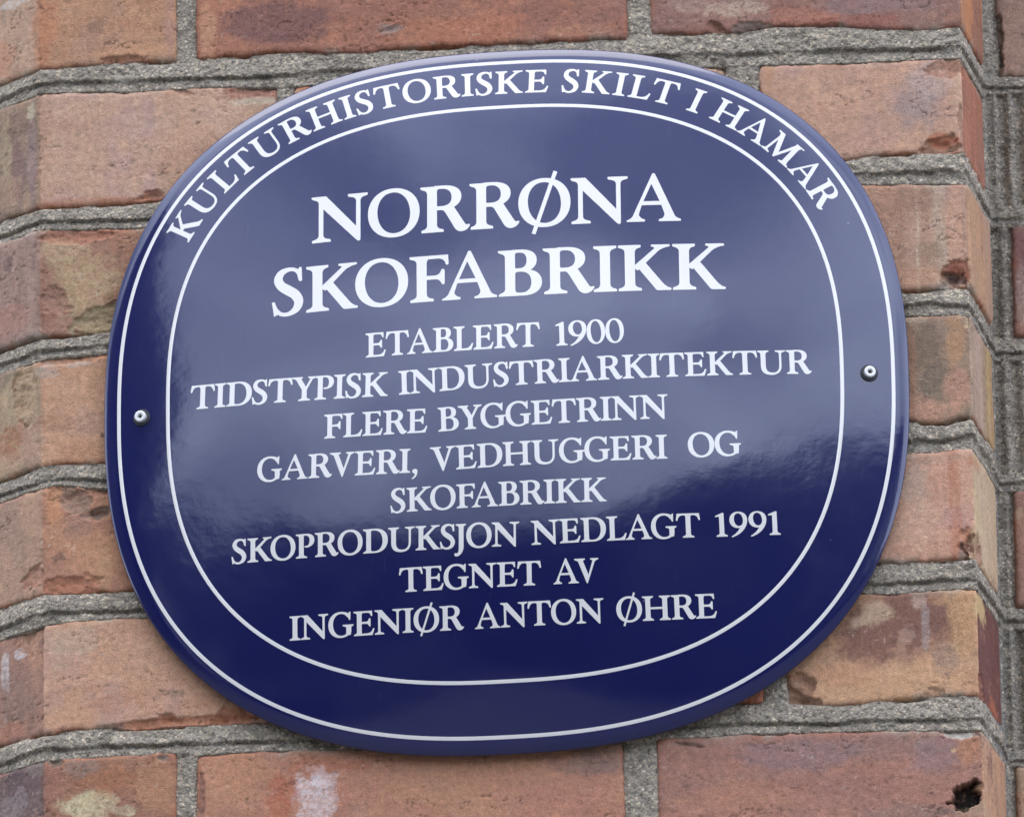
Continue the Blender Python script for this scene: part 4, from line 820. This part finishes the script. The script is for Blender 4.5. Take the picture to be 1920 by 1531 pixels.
def tree(x, y, top, rx, label, seed, n=4200, leaf=0.16):
    rng = random.Random(seed); H_ = top-GZ
    t = bpy.data.objects.new('leafy_tree', None); col.objects.link(t); t.location = (x, y, GZ); tag(t, label, 'tree')
    rz = (H_-2.0)/2; me = crown(rng, 0, 0, 2.0+rz, rx, rz*0.9, n, leaf); link('crown', me, t, [M_LEAF])
    V, F = [], []; segs = 9
    pts = [(0, 0, 0, .34), (.05, 0, 1.2, .26), (0.1, .05, 3.2, .2), (0, .1, H_*0.72, .07)]
    for (a, b, c, r) in pts:
        for i in range(segs): an = 2*math.pi*i/segs; V.append((a+r*math.cos(an), b+r*math.sin(an), c))
    for k in range(3):
        for i in range(segs): j = (i+1) % segs; F.append((k*segs+i, k*segs+j, (k+1)*segs+j, (k+1)*segs+i))
    for q in range(6):
        an = q*1.05+seed; z0 = 2.2+q*0.6; b0 = len(V); L_ = rx*0.7
        for (kk, rr_) in ((0, .09), (1, .03)):
            for i in range(5):
                aa = 2*math.pi*i/5; V.append((math.cos(an)*L_*kk+rr_*math.cos(aa), math.sin(an)*L_*kk+rr_*math.sin(aa), z0+kk*1.6))
        for i in range(5): j = (i+1) % 5; F.append((b0+i, b0+j, b0+5+j, b0+5+i))
    me = bpy.data.meshes.new('trunk'); me.from_pydata(V, [], F); link('trunk', me, t, [M_BARK])
    return t
tree(-8.0, -11.4, 5.0, 1.25, 'slim leafy tree mirrored at the left inner line of the blue sign', 1, 14000, 0.10)
# dark building on the left: wall with a pitched roof, cornice and rows of windows
M_WALLD = mat_noise('sooty_render', (0.030, 0.027, 0.025), (0.05, 0.045, 0.04), 1.5)
M_ROOF = mat_noise('roof_tiles', (0.03, 0.028, 0.028), (0.045, 0.04, 0.04), 4)
M_PANE = mat_plain('window_pane', (0.01, 0.012, 0.015), 0.15)
bx0, bx1, by0, by1, bz1 = -24.0, -9.9, -17.0, -12.0, 12.0
bl = bpy.data.objects.new('tall_building', None); col.objects.link(bl); bl.location = (bx1, by1, GZ)
tag(bl, 'tall dark building mirrored as a dark band along the left edge of the sign', 'building')
def bbox(name, a, b, mat, par=None):
    (x0, y0, z0), (x1, y1, z1) = a, b; L0 = Vector(bl.location)
    V = [Vector(v)-L0 for v in ((x0,y0,z0),(x1,y0,z0),(x1,y1,z0),(x0,y1,z0),(x0,y0,z1),(x1,y0,z1),(x1,y1,z1),(x0,y1,z1))]
    me = bpy.data.meshes.new(name); me.from_pydata([tuple(v) for v in V], [], [(0,3,2,1),(4,5,6,7),(0,1,5,4),(1,2,6,5),(2,3,7,6),(3,0,4,7)]); return link(name, me, par or bl, [mat])
bbox('wall', (bx0, by0, GZ), (bx1, by1, bz1), M_WALLD); bbox('cornice', (bx0-.2, by0-.2, bz1+.003), (bx1+.2, by1+.2, bz1+.35), M_WALLD)
L0 = Vector(bl.location); rv = [(bx0-.3,by0-.3,bz1+.36),(bx1+.3,by0-.3,bz1+.36),(bx1+.3,by1+.3,bz1+.36),(bx0-.3,by1+.3,bz1+.36),(bx0+2.5,(by0+by1)/2,bz1+1.8),(bx1-2.5,(by0+by1)/2,bz1+1.8)]
me = bpy.data.meshes.new('roof'); me.from_pydata([tuple(Vector(v)-L0) for v in rv], [], [(0,1,5,4),(1,2,5),(2,3,4,5),(3,0,4),(3,2,1,0)]); link('roof', me, bl, [M_ROOF])
for fl in range(5):
    for k in range(5):
        x = bx1-1.6-k*2.5; z = GZ+1.2+fl*3.0
        f = bbox('window', (x-.6, by1+.003, z), (x+.6, by1+.09, z+1.7), M_WALLD); bbox('pane', (x-.5, by1+.091, z+.1), (x+.5, by1+.10, z+1.6), M_PANE, f)
# the far row of trees reads as one mass
rng = random.Random(9); V, F = [], []
for i in range(52000):
    az = rng.uniform(-48, 48); D = rng.uniform(26, 31); x = D*math.tan(R_(az)); ce = np.interp(az, [-48, -28, -24, -20, -14, -4, 4, 9, 14, 20, 26, 48], [16, 13.5, 10, 8, 6.8, 5.6, 6.8, 8.8, 11.2, 14.5, 16.5, 17])
    ce += 1.1*float(fbm(np.array(az/3.0), np.array(0.3), 77, 4))
    top = D/math.cos(R_(az))*math.tan(R_(ce)); z = GZ+(top-GZ)*rng.random() if rng.random() < .75 else top-rng.expovariate(1.6)
    p = Vector((x, -D, z)); t = Vector((rng.gauss(0, 1), rng.gauss(0, 1), rng.gauss(0, 1))).normalized(); q = t.orthogonal().normalized(); w = 0.24*rng.uniform(.6, 1.4); j = len(V)
    V += [p-t*w, p-q*w*.6, p+t*w, p+q*w*.6]; F.append((j, j+1, j+2, j+3))
me = bpy.data.meshes.new('tree_belt'); me.from_pydata([tuple(v) for v in V], [], F)
o = link('tree_belt', me, None, [M_LEAF]); o['kind'] = 'stuff'
